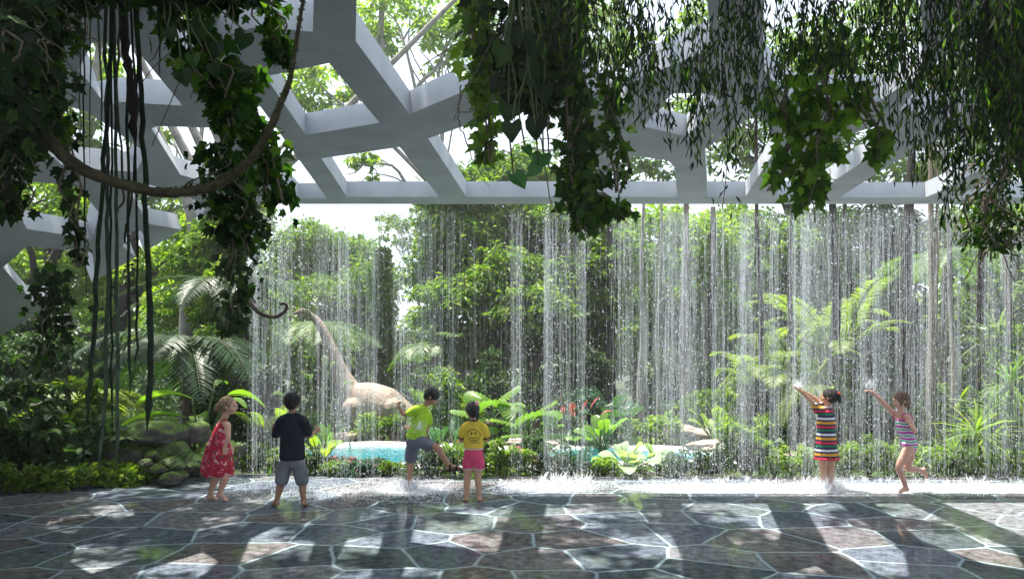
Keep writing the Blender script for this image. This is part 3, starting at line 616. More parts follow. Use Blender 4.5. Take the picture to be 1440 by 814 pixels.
paddle_plant('bird_plant', 'tall paddle leaf plant with upright green blades among the gold fronds', pb(1142, 9.9),
    [(150, .95, .6, .14, 80, .3), (110, 1.1, .6, .15, 84, .25), (30, 1.0, .6, .14, 78, .35), (170, .75, .55, .13, 66, .4), (10, .8, .55, .13, 66, .4), (-70, .8, .5, .13, 76, .4), (90, .9, .5, .13, 80, .3)], M_leaf_lime, 5)
rosette('leafy_plant', 'tuft of broad lime leaves behind the black shirt boy shoulder', pb(390, 10.4), 14, .42, .14, M_leaf_lime, 6, .5, (50, 82), .4)
rosette('leafy_plant', 'dark leaf plant with one glowing upright leaf beside the statue feet', pb(458, 10.2), 8, .38, .13, M_paddle, 7, .2, (55, 88), .3)
rosette('leafy_plant', 'large white veined leaf plant at the water edge right of centre', pb(880, 8.85), 16, .34, .24, M_white_leaf, 8, .22, (15, 70), .55)
rosette('leafy_plant', 'smaller pale leaf plant in front of the flat rock', pb(925, 9.2), 10, .24, .18, M_white_leaf, 9, .18, (20, 70), .5)
rosette('leafy_plant', 'shiny blue leaved plant behind the pool right of the red cordyline', pb(862, 12.2), 12, .55, .24, M_leaf_blue, 10, .55, (40, 75), .5)
rosette('leafy_plant', 'blue green broad leaf plant between the lime boy and the fan palm', pb(622, 9.9), 10, .45, .18, M_leaf_blue, 11, .4, (40, 80), .5)
rosette('leafy_plant', 'striped long leaf plant just left of the yellow shirt girl', pb(640, 9.3), 9, .42, .10, M_paddle, 12, .12, (50, 80), .35)
rosette('red_cordyline', 'spiky red cordyline glowing behind the wide rain column', pb(800, 11.4), 14, .34, .045, M_red, 13, .6, (45, 85), .5, 'plant')
rosette('leafy_plant', 'broad bright leaf plant left of the pool under the dinosaur neck', pb(452, 9.5), 10, .28, .13, M_leaf_lime, 21, .25, (35, 75), .5)
rosette('leafy_plant', 'bright paddle leaf tuft behind the lime shirt boy', pb(606, 12.2), 14, .45, .17, M_paddle, 22, .6, (50, 82), .4)
rosette('leafy_plant', 'wide lime leaf plant right of the wide rain column', pb(845, 10.8), 13, .40, .18, M_paddle, 23, .35, (35, 75), .5)
rosette('leafy_plant', 'tall bright leaf plant left of the gold palm', pb(1010, 11.0), 13, .42, .15, M_leaf_lime, 24, .45, (45, 80), .45)
rosette('leafy_plant', 'round pale leaf plant at the left hand of the striped dress girl', pb(1122, 9.3), 10, .26, .17, M_leaf_pale, 25, .3, (25, 70), .5)
rosette('leafy_plant', 'lime leaf plant behind the spiky plants at right', pb(1330, 10.3), 12, .5, .16, M_leaf_lime, 27, .7, (45, 80), .4)
for i, (px, d, lab, lf, n_, L_, h_) in enumerate([(1372, 8.9, 'large spiky plant with long narrow leaves at the right edge', M_leaf_lime, 60, .55, .55), (1345, 8.95, 'spiky plant with upright lime blades right of the running girl', M_leaf_lime, 40, .45, .2),
                                          (1415, 9.0, 'spiky plant rising at the far right border', M_leaf_mid, 60, .55, .9), (1390, 10.2, 'tall spiky head plant above the other spiky plants', M_leaf_pale, 60, .5, 1.5),
                                          (1330, 9.4, 'low spiky plant with pale blades by the bamboo stems', M_leaf_pale, 36, .4, .3)]):
    r = np.random.default_rng(300 + i); b = np.array(pb(px, d)); t = thing('spiky_plant', lab, 'plant', b, 'spiky plants at the right'); g = Geo(); gs = Geo()
    for k in range(4):
        tp = b + np.array([r.normal() * .12, r.normal() * .12, h_ * r.uniform(.6, 1.25)]); tube(gs, limb_path(b, tp, 0, 4, r, .05), [.014] * 10, 6)
        D = rdir(n_ // 2, .35, r); leaves(g, tp + rdir(n_ // 2, 0, r) * .02, D, np.tile((0, 0, 1.), (n_ // 2, 1)) + r.normal(size=(n_ // 2, 3)) * .3, L_ * r.uniform(.7, 1.1, n_ // 2), .035, LONG)
    gs.build('stems', M_stem_dry, t, True); g.build('blades', lf, t)

# ------------------------------------------------------------------ shrubs, hedge, flowers
def shrub(name, label, px, d, wpx, hpx, leaf, n=1500, L=.06, seed=0, group=None, cat='shrub', T=RHOMB, wr=.45, z0=0, flowers=None, up=1.0, droop=-.3):
    r = np.random.default_rng(seed + 500); b = np.array(pb(px, d)) + (0, 0, z0); w = wpx * d / F / 2; h = hpx * d / F; t = thing(name, label, cat, b, group)
    bl = [(b[0] + r.uniform(-.6, .6) * w, b[1] + r.uniform(-.5, .5) * w * .8, b[2] + h * r.uniform(.25, .78), w * r.uniform(.35, .6), w * r.uniform(.3, .5), h * r.uniform(.22, .4)) for _ in range(7)]
    g = Geo(); clump_leaves(g, bl, n, L, wr, .5, T, up, droop, r); g.build('foliage', leaf, t)
    s = Geo()
    for q in bl: tube(s, limb_path(b, q[:3], 0, 4, r, .08), list(np.linspace(.012, .004, 10)), 5)
    s.build('stems', M_stem, t, True)
    if flowers is not None:
        m_, nf, fs = flowers; f = Geo()
        for _ in range(nf):
            q = bl[r.integers(7)]; c = np.array(q[:3]) + rdir(1, .9, r)[0] * np.array(q[3:6]); a0 = r.uniform(0, 6)
            a = a0 + np.arange(6) * 1.047; D = np.stack([np.cos(a), np.sin(a), np.full(6, .35)], 1); leaves(f, np.tile(c, (6, 1)), D, (0, 0, 1.), fs, fs * .7, RHOMB)
        f.build('flowers', m_, t)
    return t
hedge = [(352, 8.95, 40, 40), (392, 8.95, 42, 38), (432, 8.85, 44, 36), (472, 8.8, 44, 18), (512, 8.75, 40, 22), (552, 8.75, 44, 20), (598, 8.7, 56, 44), (640, 8.7, 52, 40), (688, 8.7, 60, 50), (722, 8.7, 40, 40), (762, 8.72, 54, 52), (806, 8.72, 48, 44),
         (850, 8.7, 40, 22), (955, 8.72, 50, 34), (1000, 8.72, 50, 44), (1045, 8.75, 50, 50), (1090, 8.72, 54, 52), (1130, 8.7, 40, 40), (1182, 8.7, 44, 44), (1222, 8.7, 46, 52), (1262, 8.7, 46, 54), (1305, 8.7, 46, 48), (1350, 8.7, 46, 40), (1400, 8.7, 50, 50), (1440, 8.7, 50, 60)]
wh = ['left of the black shirt boy', 'under the left hand of the black shirt boy', 'just right of the black shirt boy', 'under the dinosaur neck', 'left of the lime shirt boy by the pool', 'touching the left side of the lime shirt boy leg',
      'between the lime boy leg and his sandal', 'behind the kicked sandal', 'right of the yellow shirt girl', 'left of the wide rain column', 'inside the wide rain column', 'at the right foot of the wide rain column',
      'low in front of the pool', 'under the white leaf plant right side', 'below the flat pink rock', 'below the right end of the flat rock', 'below the gold palm', 'left of the striped dress girl legs', 'right of the striped dress girl legs', 'midway between the two girls', 'left behind the running girl knee', 'right of the running girl foot',
      'in front of the spiky plants', 'under the right spiky plant', 'at the right picture edge']
for i, ((px, d, w, h), s) in enumerate(zip(hedge, wh)):
    lf = [M_leaf_mid, M_leaf_dark, M_leaf_blue, M_leaf_lime][(0, 0, 1, 0, 2, 0, 1, 0, 0, 3, 1, 2, 3, 1, 1, 1, 3, 3, 3, 0, 3, 3, 0, 3, 3)[i]]
    shrub('edging_shrub', 'low leafy edging shrub ' + s, px, d, w * 1.25, h, lf, 1500, .055 if i % 3 else .07, i, 'edging shrubs along the paving', flowers=((M_pink, 5, .03) if i in (4, 9) else None))
for i, (px, d, w, h, lf, L_, lab, fl) in enumerate([
    (470, 12.3, 130, 40, M_leaf_dark, .09, 'dark shrub under the dinosaur chest', None), (565, 12.3, 80, 46, M_leaf_mid, .08, 'spreading shrub covering the dinosaur legs', None), (520, 12.1, 60, 42, M_leaf_lime, .07, 'feathery bright shrub in front of the dinosaur', None),
    (480, 9.2, 60, 18, M_leaf_dark, .05, 'low mat of pink flowers left of the pool', (M_pink, 34, .035)), (530, 9.15, 50, 14, M_leaf_dark, .05, 'second pink flower mat nearer the lime shirt boy', (M_pink, 26, .04)), (572, 12.2, 40, 22, M_leaf_dark, .05, 'pink flower patch beyond the pool', (M_pink, 22, .05)),
    (622, 11.9, 60, 120, M_leaf_mid, .10, 'tall leafy shrub behind the lime shirt boy head', None), (650, 12.4, 60, 60, M_leaf_lime, .09, 'bright shrub between the lime and yellow shirts', None), (655, 9.5, 34, 40, M_leaf_mid, .07, 'orange flowering plant between the two middle children', (M_orange, 22, .035)),
    (820, 12.6, 60, 70, M_leaf_blue, .10, 'blue green shrub beyond the pool', None), (785, 12.3, 60, 60, M_leaf_dark, .10, 'dark shrub left of the red cordyline', None), (920, 11.8, 80, 50, M_leaf_lime, .09, 'pale lime shrub left behind the flat rock', None),
    (1000, 12.3, 90, 70, M_leaf_mid, .10, 'green shrub directly behind the flat rock', None), (1040, 10.4, 70, 60, M_leaf_lime, .11, 'bright shrub with broad leaves right of the flat rock', None), (1062, 9.8, 50, 30, M_leaf_dark, .07, 'small shrub with orange and white flowers', (M_orange, 10, .04)),
    (1090, 10.1, 60, 70, M_leaf_lime, .09, 'yellow green shrub below the gold palm', (M_orange, 6, .05)), (1130, 9.8, 60, 60, M_leaf_dark, .09, 'dark shrub left behind the striped dress girl', None), (1210, 9.9, 70, 100, M_leaf_dark, .10, 'deep shadowed shrub between the two girls', None),
    (1262, 10.2, 70, 90, M_leaf_dark, .10, 'dark shrub behind the running girl body', None), (1310, 10.0, 60, 110, M_leaf_mid, .10, 'leafy shrub behind the bent stem', None), (1380, 9.5, 90, 130, M_leaf_dark, .11, 'dense dark shrub behind the spiky plants', None), (1430, 9.8, 60, 200, M_leaf_mid, .12, 'tall leafy shrub at the right picture edge', None),
    (330, 10.2, 60, 120, M_leaf_dark, .10, 'dark tall shrub left of the rain curtain', None), (300, 10.8, 70, 170, M_leaf_mid, .10, 'leafy shrub with lit tips behind the banana plant', None), (360, 11.4, 70, 110, M_leaf_blue, .11, 'bluish shrub inside the left edge of the rain', None),
    (600, 13.5, 70, 110, M_leaf_dark, .11, 'dark shrub at the foot of the slender palm', None), (690, 13.2, 90, 120, M_leaf_dark, .11, 'deep green shrub under the central tree left side', None), (830, 14.0, 80, 120, M_leaf_dark, .12, 'deep green shrub under the central tree right side', None), (770, 13.6, 80, 90, M_leaf_dark, .12, 'shadowed shrub around the central tree foot', None),
    (1160, 12.0, 90, 140, M_leaf_mid, .12, 'broad shrub backing the striped dress girl', None), (1070, 12.5, 90, 130, M_leaf_dark, .12, 'broad dark shrub behind the misty palm', None), (960, 13.6, 90, 100, M_leaf_dark, .12, 'dark shrub at the brown forked trunk', None)]):
    shrub('garden_shrub', lab, px, d, w, h, lf, int(900 + w * h * .22), L_, 60 + i, 'garden shrubs', flowers=fl)

# left bank of dark glossy leaves
for i, (px, d, w, h, lf, L_, lab, TT) in enumerate([
    (20, 8.3, 110, 90, M_leaf_dark, .13, 'dark glossy bush at the left picture edge', OVAL), (75, 8.25, 100, 110, M_leaf_dark, .15, 'broad leaved dark bush second from the left edge', OVAL), (130, 8.4, 90, 90, M_leaf_dark, .14, 'big leaved bush left of the mossy boulders', OVAL),
    (40, 8.9, 130, 150, M_leaf_dark, .12, 'tall shaded bush rising behind the left bushes', OVAL), (110, 9.1, 100, 130, M_leaf_mid, .12, 'bush with sunlit upper leaves behind the dark bushes', OVAL), (30, 7.75, 90, 34, M_leaf_mid, .09, 'low creeping plant at the left paving edge', RHOMB),
    (95, 7.85, 90, 30, M_leaf_mid, .08, 'low creeping plant right of the leftmost creeper', RHOMB), (165, 8.15, 80, 34, M_leaf_lime, .06, 'light green ferny plant in front of the pebbles', RHOMB), (205, 8.4, 50, 26, M_leaf_lime, .06, 'small ferny tuft beside the pebbles', RHOMB),
    (-20, 8.0, 80, 120, M_leaf_dark, .14, 'shaded bush cut by the left picture edge', OVAL), (-10, 9.5, 120, 200, M_leaf_dark, .14, 'tall dark bush cut by the left picture edge', OVAL)]):
    shrub('bank_shrub', lab, px, d, w, h, lf, 900 if TT is OVAL else 1500, L_, 130 + i, 'shady shrubs on the left bank', T=TT, wr=.5, up=1.6, droop=-.4)

# ------------------------------------------------------------------ rocks
def rock(name, label, c, r3, seed, m, group=None, rough=.22, cat='rock'):
    import bmesh
    bm = bmesh.new(); bmesh.ops.create_icosphere(bm, subdivisions=4, radius=1); o = Vector((seed * 3.1, seed * 1.7, 0))
    for v in bm.verts:
        k = 1 + rough * noise.fractal(v.co * 1.3 + o, 1, 2, 4) * 1.2; p = v.co * k
        p.z = max(p.z, -.45); v.co = p
    V = np.array([v.co for v in bm.verts]) * np.array(r3) + np.array(c); Fc = [[q.index for q in f.verts] for f in bm.faces]; bm.free()
    g = Geo(); g.add(V, [Fc]); o = g.build(name, m, None, True); return tag(o, label, cat, group)
for i, (px, py, d, rx, ry, lab) in enumerate([(215, 612, 8.6, 46, 20, 'largest mossy boulder on top of the pile'), (183, 638, 8.45, 34, 22, 'rounded mossy boulder at the pile left'), (243, 650, 8.5, 30, 30, 'mossy boulder bulging towards the red dress girl'),
        (272, 612, 8.8, 24, 22, 'mossy boulder at the right rear of the pile'), (285, 655, 8.7, 22, 24, 'dark mossy boulder beside the red dress girl'), (330, 645, 8.95, 22, 26, 'squat mossy boulder behind the red dress girl knees'),
        (205, 640, 8.75, 60, 42, 'shaded boulder under the mossy pile'), (160, 600, 8.9, 26, 20, 'mossy boulder under the low palm')]):
    rock('mossy_boulder', lab, W(px, py, d), (rx * d / F, rx * d / F * .8, ry * d / F), i + 1, M_rock_moss, 'mossy boulders')
for i, (px, py, d, r_, lab) in enumerate([(205, 651, 8.1, 8, 'roundest pebble stone in the pebble row'), (222, 660, 8.1, 9, 'tilted mossy stone in the pebble row'), (240, 674, 8.0, 13, 'broad low stone at the paving edge'), (254, 668, 8.15, 9, 'rightmost stone of the pebble row'),
        (190, 660, 8.15, 7, 'small dark stone left in the pebble row'), (213, 640, 8.3, 9, 'moss topped stone above the pebble row')]):
    rock('edge_stone', lab, W(px, py, d), (r_ * 1.2 * d / F, r_ * d / F, r_ * .8 * d / F), i + 31, M_rock_moss, 'stones at the paving edge')
for i, (px, py, d, rx, ry, lab) in enumerate([(945, 606, 11.9, 42, 7, 'flat pinkish rock slab left half of the pair'), (1005, 610, 11.8, 38, 7, 'flat pinkish rock slab right half of the pair'), (435, 610, 12.2, 44, 7, 'flat tan rock slab behind the black shirt boy'), (480, 614, 12.1, 26, 6, 'flat rock slab under the dinosaur chest'),
        (715, 622, 11.9, 34, 5, 'pale flat rock on the far pool edge'), (770, 626, 11.8, 22, 5, 'small pale flat rock on the far pool edge'), (1010, 628, 10.2, 40, 8, 'dark flat rock at the right pool end'), (900, 628, 11.9, 26, 5, 'low rock left of the white leaf plant'), (1070, 632, 10.2, 22, 8, 'pale stone by the orange flowers'),
        (675, 620, 12.0, 24, 8, 'tan rock behind the yellow shirt girl'), (1125, 642, 9.6, 30, 5, 'flat pale stone behind the striped dress girl')]):
    rock('garden_rock', lab, W(px, py, d), (rx * d / F, rx * d / F * .6, ry * d / F * 1.3), i + 51, M_rock_flat, 'flat garden rocks')
# ground cover beyond the pool and along the beds
g = Geo(); r = np.random.default_rng(77); n = 16000
P = np.stack([r.uniform(-16, 16, n), r.uniform(8.7, 19, n), np.full(n, -.05)], 1)
inp = np.array([inside((p[0], p[1]), pe) for p in P]); P = P[~inp]; n = len(P)
D = rdir(n, 1.2, r); leaves(g, P, D, rdir(n, .5, r), r.uniform(.08, .22, n), r.uniform(.02, .05, n), RHOMB)
tag(g.build('ground_cover', M_leaf_mid), 'green ground cover under the garden plants', 'ground cover', kind='stuff')
# ------------------------------------------------------------------ hanging roots, liana, ivy, willow (close to the camera)
def hroot(label, pts, d, w0, w1, m, seed=0, wob=.12, taper=True):
    r = np.random.default_rng(seed); P = [W(px, py, d) for px, py in pts]; P = spline(P, 7); n = len(P)
    P[1:-1] += r.normal(size=(n - 2, 3)) * .003
    rad = np.linspace(w0, w1, n) * .8 * d / F / 2
    if taper: rad[-1] *= .15; rad[-2] *= .6
    g = Geo(); tube(g, P, list(rad), 8, wob=wob, sd=seed)
    return tag(g.build('hanging_root', m, None, True), label, 'aerial root', 'hanging aerial roots')
top = -20
hroot('dark thick hanging root nearest the red dress girl side ending in a point', [(188, top), (200, 150), (205, 300), (212, 480), (207, 606)], 3.2, 8, 11, M_root, 1)
hroot('leftmost long green root slanting down to the left', [(160, top), (152, 150), (140, 320), (132, 470), (122, 596)], 3.25, 7, 8, M_root, 2)
hroot('speckled pale root hanging second from the left', [(148, top), (150, 200), (152, 330), (150, 500), (140, 665)], 3.3, 6, 7, M_root_pale, 3)
hroot('straight pale green root in the middle of the bunch', [(160, top), (163, 200), (164, 380), (165, 520), (165, 660)], 3.3, 6, 6, M_root_pale, 4)
hroot('thin straight root ending between the thick ones', [(178, top), (180, 200), (182, 400), (182, 555)], 3.2, 5, 5, M_root, 5)
hroot('thin dark root just left of the thick dark one', [(184, top), (190, 200), (193, 400), (190, 520)], 3.25, 4, 4, M_root, 18)
hroot('thin green root between the two pale roots', [(155, top), (157, 200), (156, 400), (158, 610)], 3.35, 4, 4, M_root, 19)
hroot('fine green thread left of the leftmost long root', [(120, top), (118, 200), (122, 420)], 3.3, 3, 2.5, M_root, 20)
hroot('twisting brown stem behind the bunch of green roots', [(170, top), (165, 120), (173, 260), (168, 300)], 3.4, 4, 4, M_bark, 22)
hroot('fine root hanging beside the leaning vine tips', [(112, top), (112, 210)], 3.2, 3, 2, M_stem, 6)
hroot('fine yellow root left of the bunch ending above the liana', [(128, top), (126, 240)], 3.15, 3, 2, M_stem, 7)
hroot('fine root with red tip hanging over the liana', [(140, top), (142, 215)], 3.1, 4, 3, M_stem, 8)
hroot('thin root right behind the thick dark root', [(196, top), (188, 250), (176, 330), (182, 345)], 3.4, 4, 3, M_bark_dark, 9)
hroot('ragged dark moss covered root at the upper left', [(172, top), (176, 60), (184, 120), (190, 200)], 3.0, 12, 16, M_bark_dark, 10, .45)
hroot('ragged dark hanging tuft left of the bunch', [(72, top), (80, 40), (82, 80), (79, 125)], 2.7, 26, 5, M_bark_dark, 11, .5)
hroot('dark ragged stem hanging at the far left', [(16, top), (18, 90), (14, 180), (8, 270)], 2.6, 26, 8, M_bark_dark, 12, .5)
hroot('pale thin root hanging in front of the central ivy', [(690, top), (692, 120), (693, 238)], 2.8, 2.5, 2, M_stem_dry, 13)
hroot('long bent pale root crossing the central vines', [(752, top), (742, 100), (760, 200), (778, 290), (802, 300)], 2.7, 3, 2, M_stem_dry, 14)
hroot('pair joined pale root through the heart shaped leaves', [(768, top), (770, 130), (772, 230), (784, 243)], 2.75, 4, 2, M_stem_dry, 15)
hroot('dry knotted twig hanging left of the central vines', [(648, 120), (645, 165), (655, 200), (668, 230), (690, 266)], 2.9, 3, 1.5, M_stem_dry, 16)
hroot('thin root hanging over the far left opening', [(224, top), (224, 60), (225, 110)], 2.8, 4, 2, M_bark_dark, 17)
# liana: thick curved hanging branch
P = spline([W(*p, d) for p, d in [((15, 110), 2.5), ((40, 160), 2.5), ((75, 205), 2.52), ((120, 240), 2.55), ((175, 260), 2.6), ((235, 271), 2.62), ((300, 262), 2.62), ((345, 232), 2.6), ((375, 190), 2.6), ((395, 145), 2.6), ((408, 110), 2.6), ((418, 50), 2.6), ((430, -20), 2.6)]], 6)
w = np.interp(np.linspace(0, 1, len(P)), [0, .2, .5, .7, .85, 1], [24, 17, 12, 10, 7, 4.5]) * 2.6 / F / 2
li = thing('liana', 'thick curved woody liana sagging across the upper left', 'liana', P[0]); g = Geo(); tube(g, P, list(w), 10, wob=.14, sd=3)
for k in (.2, .45, .5, .62): i = int(k * len(P)); tube(g, spline([P[i], P[i] + (.03, -.02, .03), P[i] + (.11, -.03, .06)], 4), list(np.linspace(.006, .002, 9)), 5)
g.build('stem', mat('liana_bark', (.05, .042, .022), .9, bump=.8, bscale=60, noise_var=.5, nscale=25), li, True)
g = Geo(); idx = rng.integers(len(P) // 3, len(P), 900); leaves(g, P[idx] + rdir(900, .8) * w[idx][:, None] * .95, rdir(900, .4), rdir(900, 1), .012, .007, RHOMB); g.build('moss_fringe', M_moss, li)
# small hooked branch in front of the statue head
g = Geo(); tube(g, spline([W(*p, 7.0) for p in [(350, 425), (365, 440), (385, 446), (398, 440), (404, 432), (400, 427), (394, 428)]], 5), list(np.linspace(.02, .012, 31)), 8, wob=.1)
tag(g.build('hooked_branch', M_bark, None, True), 'small hooked mossy branch near the dinosaur head', 'branch')
g = Geo(); tube(g, spline([W(*p, 9.4) for p in [(1130, 478), (1165, 500), (1195, 506), (1215, 503), (1228, 494)]], 5), list(np.linspace(.018, .03, 21)), 8, wob=.1)
tag(g.build('hooked_branch', M_bark_dark, None, True), 'curved dark branch sagging between the two girls trunks', 'branch')

def ivy(label, path, d, wpx, n, size, leaf=None, seed=0, T=IVY, dz=.25, group='hanging ivy vines', cat='vine', name='ivy_vine', wr=.95, nst=3, tail=None):
    """path of pixels; leaves spread wpx around it (list: start,end)"""
    r = np.random.default_rng(seed + 900); P = spline([W(*p, d) for p in path], 8); t = thing(name, label, cat, P[0], group); gs = Geo(); m = len(P)
    ws = np.interp(np.linspace(0, 1, m), np.linspace(0, 1, len(wpx)), wpx) * d / F / 2
    for k in range(nst):
        o = np.stack([np.interp(np.linspace(0, 5, m), np.arange(6), r.normal(size=6)) * ws * .5, np.interp(np.linspace(0, 5, m), np.arange(6), r.normal(size=6)) * ws * .5, np.zeros(m)], 1)
        tube(gs, P + o, [.0045 if k else .006] * m, 5)
    for k in range(n // 14):
        i = r.integers(0, m - 1); e = P[i] + np.array([r.normal() * ws[i] * .8, r.normal() * ws[i] * .5, -abs(r.normal()) * ws[i] * .9]); tube(gs, limb_path(P[i], e, .1, 4, r, .12), [.0022] * 10, 4)
    gs.build('vine_stems', M_stem_dry, t, True)
    n = int(n * .62); u = r.uniform(0, 1, n) ** .95; i = (u * (m - 1)).astype(int); q = P[i].copy(); a = r.normal(size=(n, 2)) * .55
    q[:, 0] += a[:, 0] * ws[i]; q[:, 1] += a[:, 1] * np.minimum(ws[i], dz); q[:, 2] += r.normal(size=n) * ws[i] * .25
    D = np.stack([r.normal(size=n) * .6 + np.sign(a[:, 0]) * .35, r.normal(size=n) * .45, -np.abs(r.normal(size=n)) * .8 - .3], 1)
    Nn = np.stack([r.normal(size=n) * .6, -np.abs(r.normal(size=n)) * .8 - .2, r.normal(size=n) * .5 + .35], 1)
    g = Geo(); LL = size * d / F * np.clip(r.lognormal(-.25, .35, n), .35, 1.35); leaves(g, q, D, Nn, LL, LL * wr * r.uniform(.7, 1.1, n), T); g.build('ivy_leaves', leaf or M_ivy, t); return t
# left mass
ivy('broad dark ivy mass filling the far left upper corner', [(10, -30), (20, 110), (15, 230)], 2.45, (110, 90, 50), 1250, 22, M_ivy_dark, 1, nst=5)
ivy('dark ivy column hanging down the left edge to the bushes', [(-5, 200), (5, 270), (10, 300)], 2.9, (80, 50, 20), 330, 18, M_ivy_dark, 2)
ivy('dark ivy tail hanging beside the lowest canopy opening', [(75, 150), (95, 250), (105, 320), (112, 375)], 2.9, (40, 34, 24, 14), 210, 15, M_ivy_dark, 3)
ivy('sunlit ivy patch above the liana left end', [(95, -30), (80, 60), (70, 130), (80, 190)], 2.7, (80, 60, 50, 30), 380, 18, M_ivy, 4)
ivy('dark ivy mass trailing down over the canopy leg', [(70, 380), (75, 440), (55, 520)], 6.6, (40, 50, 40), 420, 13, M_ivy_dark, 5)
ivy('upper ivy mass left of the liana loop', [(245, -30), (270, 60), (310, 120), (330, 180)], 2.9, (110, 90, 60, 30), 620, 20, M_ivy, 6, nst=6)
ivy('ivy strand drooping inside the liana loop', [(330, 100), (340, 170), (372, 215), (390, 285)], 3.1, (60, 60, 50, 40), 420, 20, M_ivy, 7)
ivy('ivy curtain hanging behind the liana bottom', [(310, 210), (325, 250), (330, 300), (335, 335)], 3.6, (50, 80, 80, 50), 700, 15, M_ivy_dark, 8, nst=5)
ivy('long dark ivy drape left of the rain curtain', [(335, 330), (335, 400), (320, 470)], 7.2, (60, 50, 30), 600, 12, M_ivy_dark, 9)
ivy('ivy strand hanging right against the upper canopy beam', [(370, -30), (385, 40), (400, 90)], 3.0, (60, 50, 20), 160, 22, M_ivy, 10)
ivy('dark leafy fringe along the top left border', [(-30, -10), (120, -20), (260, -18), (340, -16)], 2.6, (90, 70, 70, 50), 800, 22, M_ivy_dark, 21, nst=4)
# centre
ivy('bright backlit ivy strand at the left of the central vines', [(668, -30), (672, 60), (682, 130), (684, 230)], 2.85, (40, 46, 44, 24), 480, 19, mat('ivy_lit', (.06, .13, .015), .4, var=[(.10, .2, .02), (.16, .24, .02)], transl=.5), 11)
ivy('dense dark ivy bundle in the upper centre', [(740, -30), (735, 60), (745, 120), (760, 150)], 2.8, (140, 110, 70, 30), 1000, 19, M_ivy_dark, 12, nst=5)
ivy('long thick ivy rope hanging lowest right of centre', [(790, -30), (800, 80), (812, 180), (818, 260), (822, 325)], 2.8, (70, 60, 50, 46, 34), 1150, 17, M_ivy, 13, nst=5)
ivy('spreading ivy tip over the edge beam at centre', [(800, 255), (840, 285), (880, 300)], 2.85, (40, 50, 34), 170, 20, M_ivy, 14)
ivy('thin ivy strand beside the long ivy rope', [(850, 100), (862, 180), (868, 270)], 2.9, (40, 40, 30), 170, 18, M_ivy, 15)
# right
M_grape_lit = fol('grape_leaf_lit', (.03, .07, .012), [(.06, .13, .02), (.11, .21, .03), (.18, .30, .03)], .55, .5, .25)  # ivy leaf green brightened in the colour to imitate light from behind
ivy('large leaved grape vine hanging in the upper right', [(1165, 60), (1160, 150), (1150, 220), (1130, 290)], 2.8, (90, 76, 46, 40), 520, 20, M_grape_lit, 16, nst=5)
ivy('grape vine spray reaching right over the canopy opening', [(1180, 130), (1215, 150), (1235, 190), (1232, 225)], 2.8, (70, 60, 40, 14), 90, 25, M_grape_lit, 17)
ivy('big leaved vine shoot left of the grape vine', [(1100, 120), (1110, 200), (1095, 260)], 2.85, (60, 50, 40), 120, 24, M_grape_lit, 18)
ivy('thick leafy mass drooping at the far right edge', [(1440, 100), (1410, 220), (1400, 300), (1400, 350)], 3.0, (100, 80, 80, 60), 1500, 11, M_ivy, 19, T=OVAL, wr=.5, nst=5)
# big heart leaves among centre vines
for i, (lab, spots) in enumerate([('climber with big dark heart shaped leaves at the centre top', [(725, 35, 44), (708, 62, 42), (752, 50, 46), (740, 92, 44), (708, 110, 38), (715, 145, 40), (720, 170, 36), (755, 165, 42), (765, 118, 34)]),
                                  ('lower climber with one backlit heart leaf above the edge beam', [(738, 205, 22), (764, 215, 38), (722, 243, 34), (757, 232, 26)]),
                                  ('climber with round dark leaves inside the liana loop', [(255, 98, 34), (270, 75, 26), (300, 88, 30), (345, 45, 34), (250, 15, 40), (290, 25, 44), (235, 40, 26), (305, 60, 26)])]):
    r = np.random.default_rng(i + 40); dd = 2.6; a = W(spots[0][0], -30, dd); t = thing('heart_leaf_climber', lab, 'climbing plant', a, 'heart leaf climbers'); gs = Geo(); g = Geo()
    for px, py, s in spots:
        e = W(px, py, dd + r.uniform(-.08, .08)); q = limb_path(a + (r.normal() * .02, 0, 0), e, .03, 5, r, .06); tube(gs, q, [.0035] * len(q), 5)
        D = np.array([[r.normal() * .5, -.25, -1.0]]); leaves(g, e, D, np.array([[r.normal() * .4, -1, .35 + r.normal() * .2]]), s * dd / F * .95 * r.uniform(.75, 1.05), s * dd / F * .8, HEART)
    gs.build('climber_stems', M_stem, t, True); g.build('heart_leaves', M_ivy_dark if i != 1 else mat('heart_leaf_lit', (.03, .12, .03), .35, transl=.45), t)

# willow: trunk at the right edge, branches overhead, hanging curtains of narrow leaves
r = np.random.default_rng(99)
wb = W(1620, 500, 3.3); wb[2] = 0; wt = thing('weeping_willow', 'weeping willow with dark trunk at the right and drooping curtains of narrow leaves', 'tree', wb); g = Geo()
tp = spline([W(1620, 900, 3.3) * (1, 1, 0), W(1570, 500, 3.2), W(1490, 250, 3.1), W(1428, 130, 3.0), W(1412, 40, 2.95), W(1425, -40, 2.9)], 6); tube(g, tp, list(np.linspace(.16, .07, len(tp))), 12, wob=.12, sd=4)
tube(g, spline([W(1450, 190, 3.05), W(1400, 110, 3.0), W(1395, 85, 2.95), (W(1402, 30, 2.95))], 5), list(np.linspace(.06, .035, 16)), 8, wob=.1)
brs = []
for k in range(7):
    y0 = 2.0 + k * .2; q = spline([W(1425, -40, 2.9), W(1200, -30 - 6 * k, y0 + .3), W(980, -30, y0 + .1), W(740, -15, y0)], 6); tube(g, q, list(np.linspace(.03, .008, len(q))), 6); brs.append(q)
g.build('trunk', M_bark_dark, wt, True)
gl = Geo(); gt = Geo()
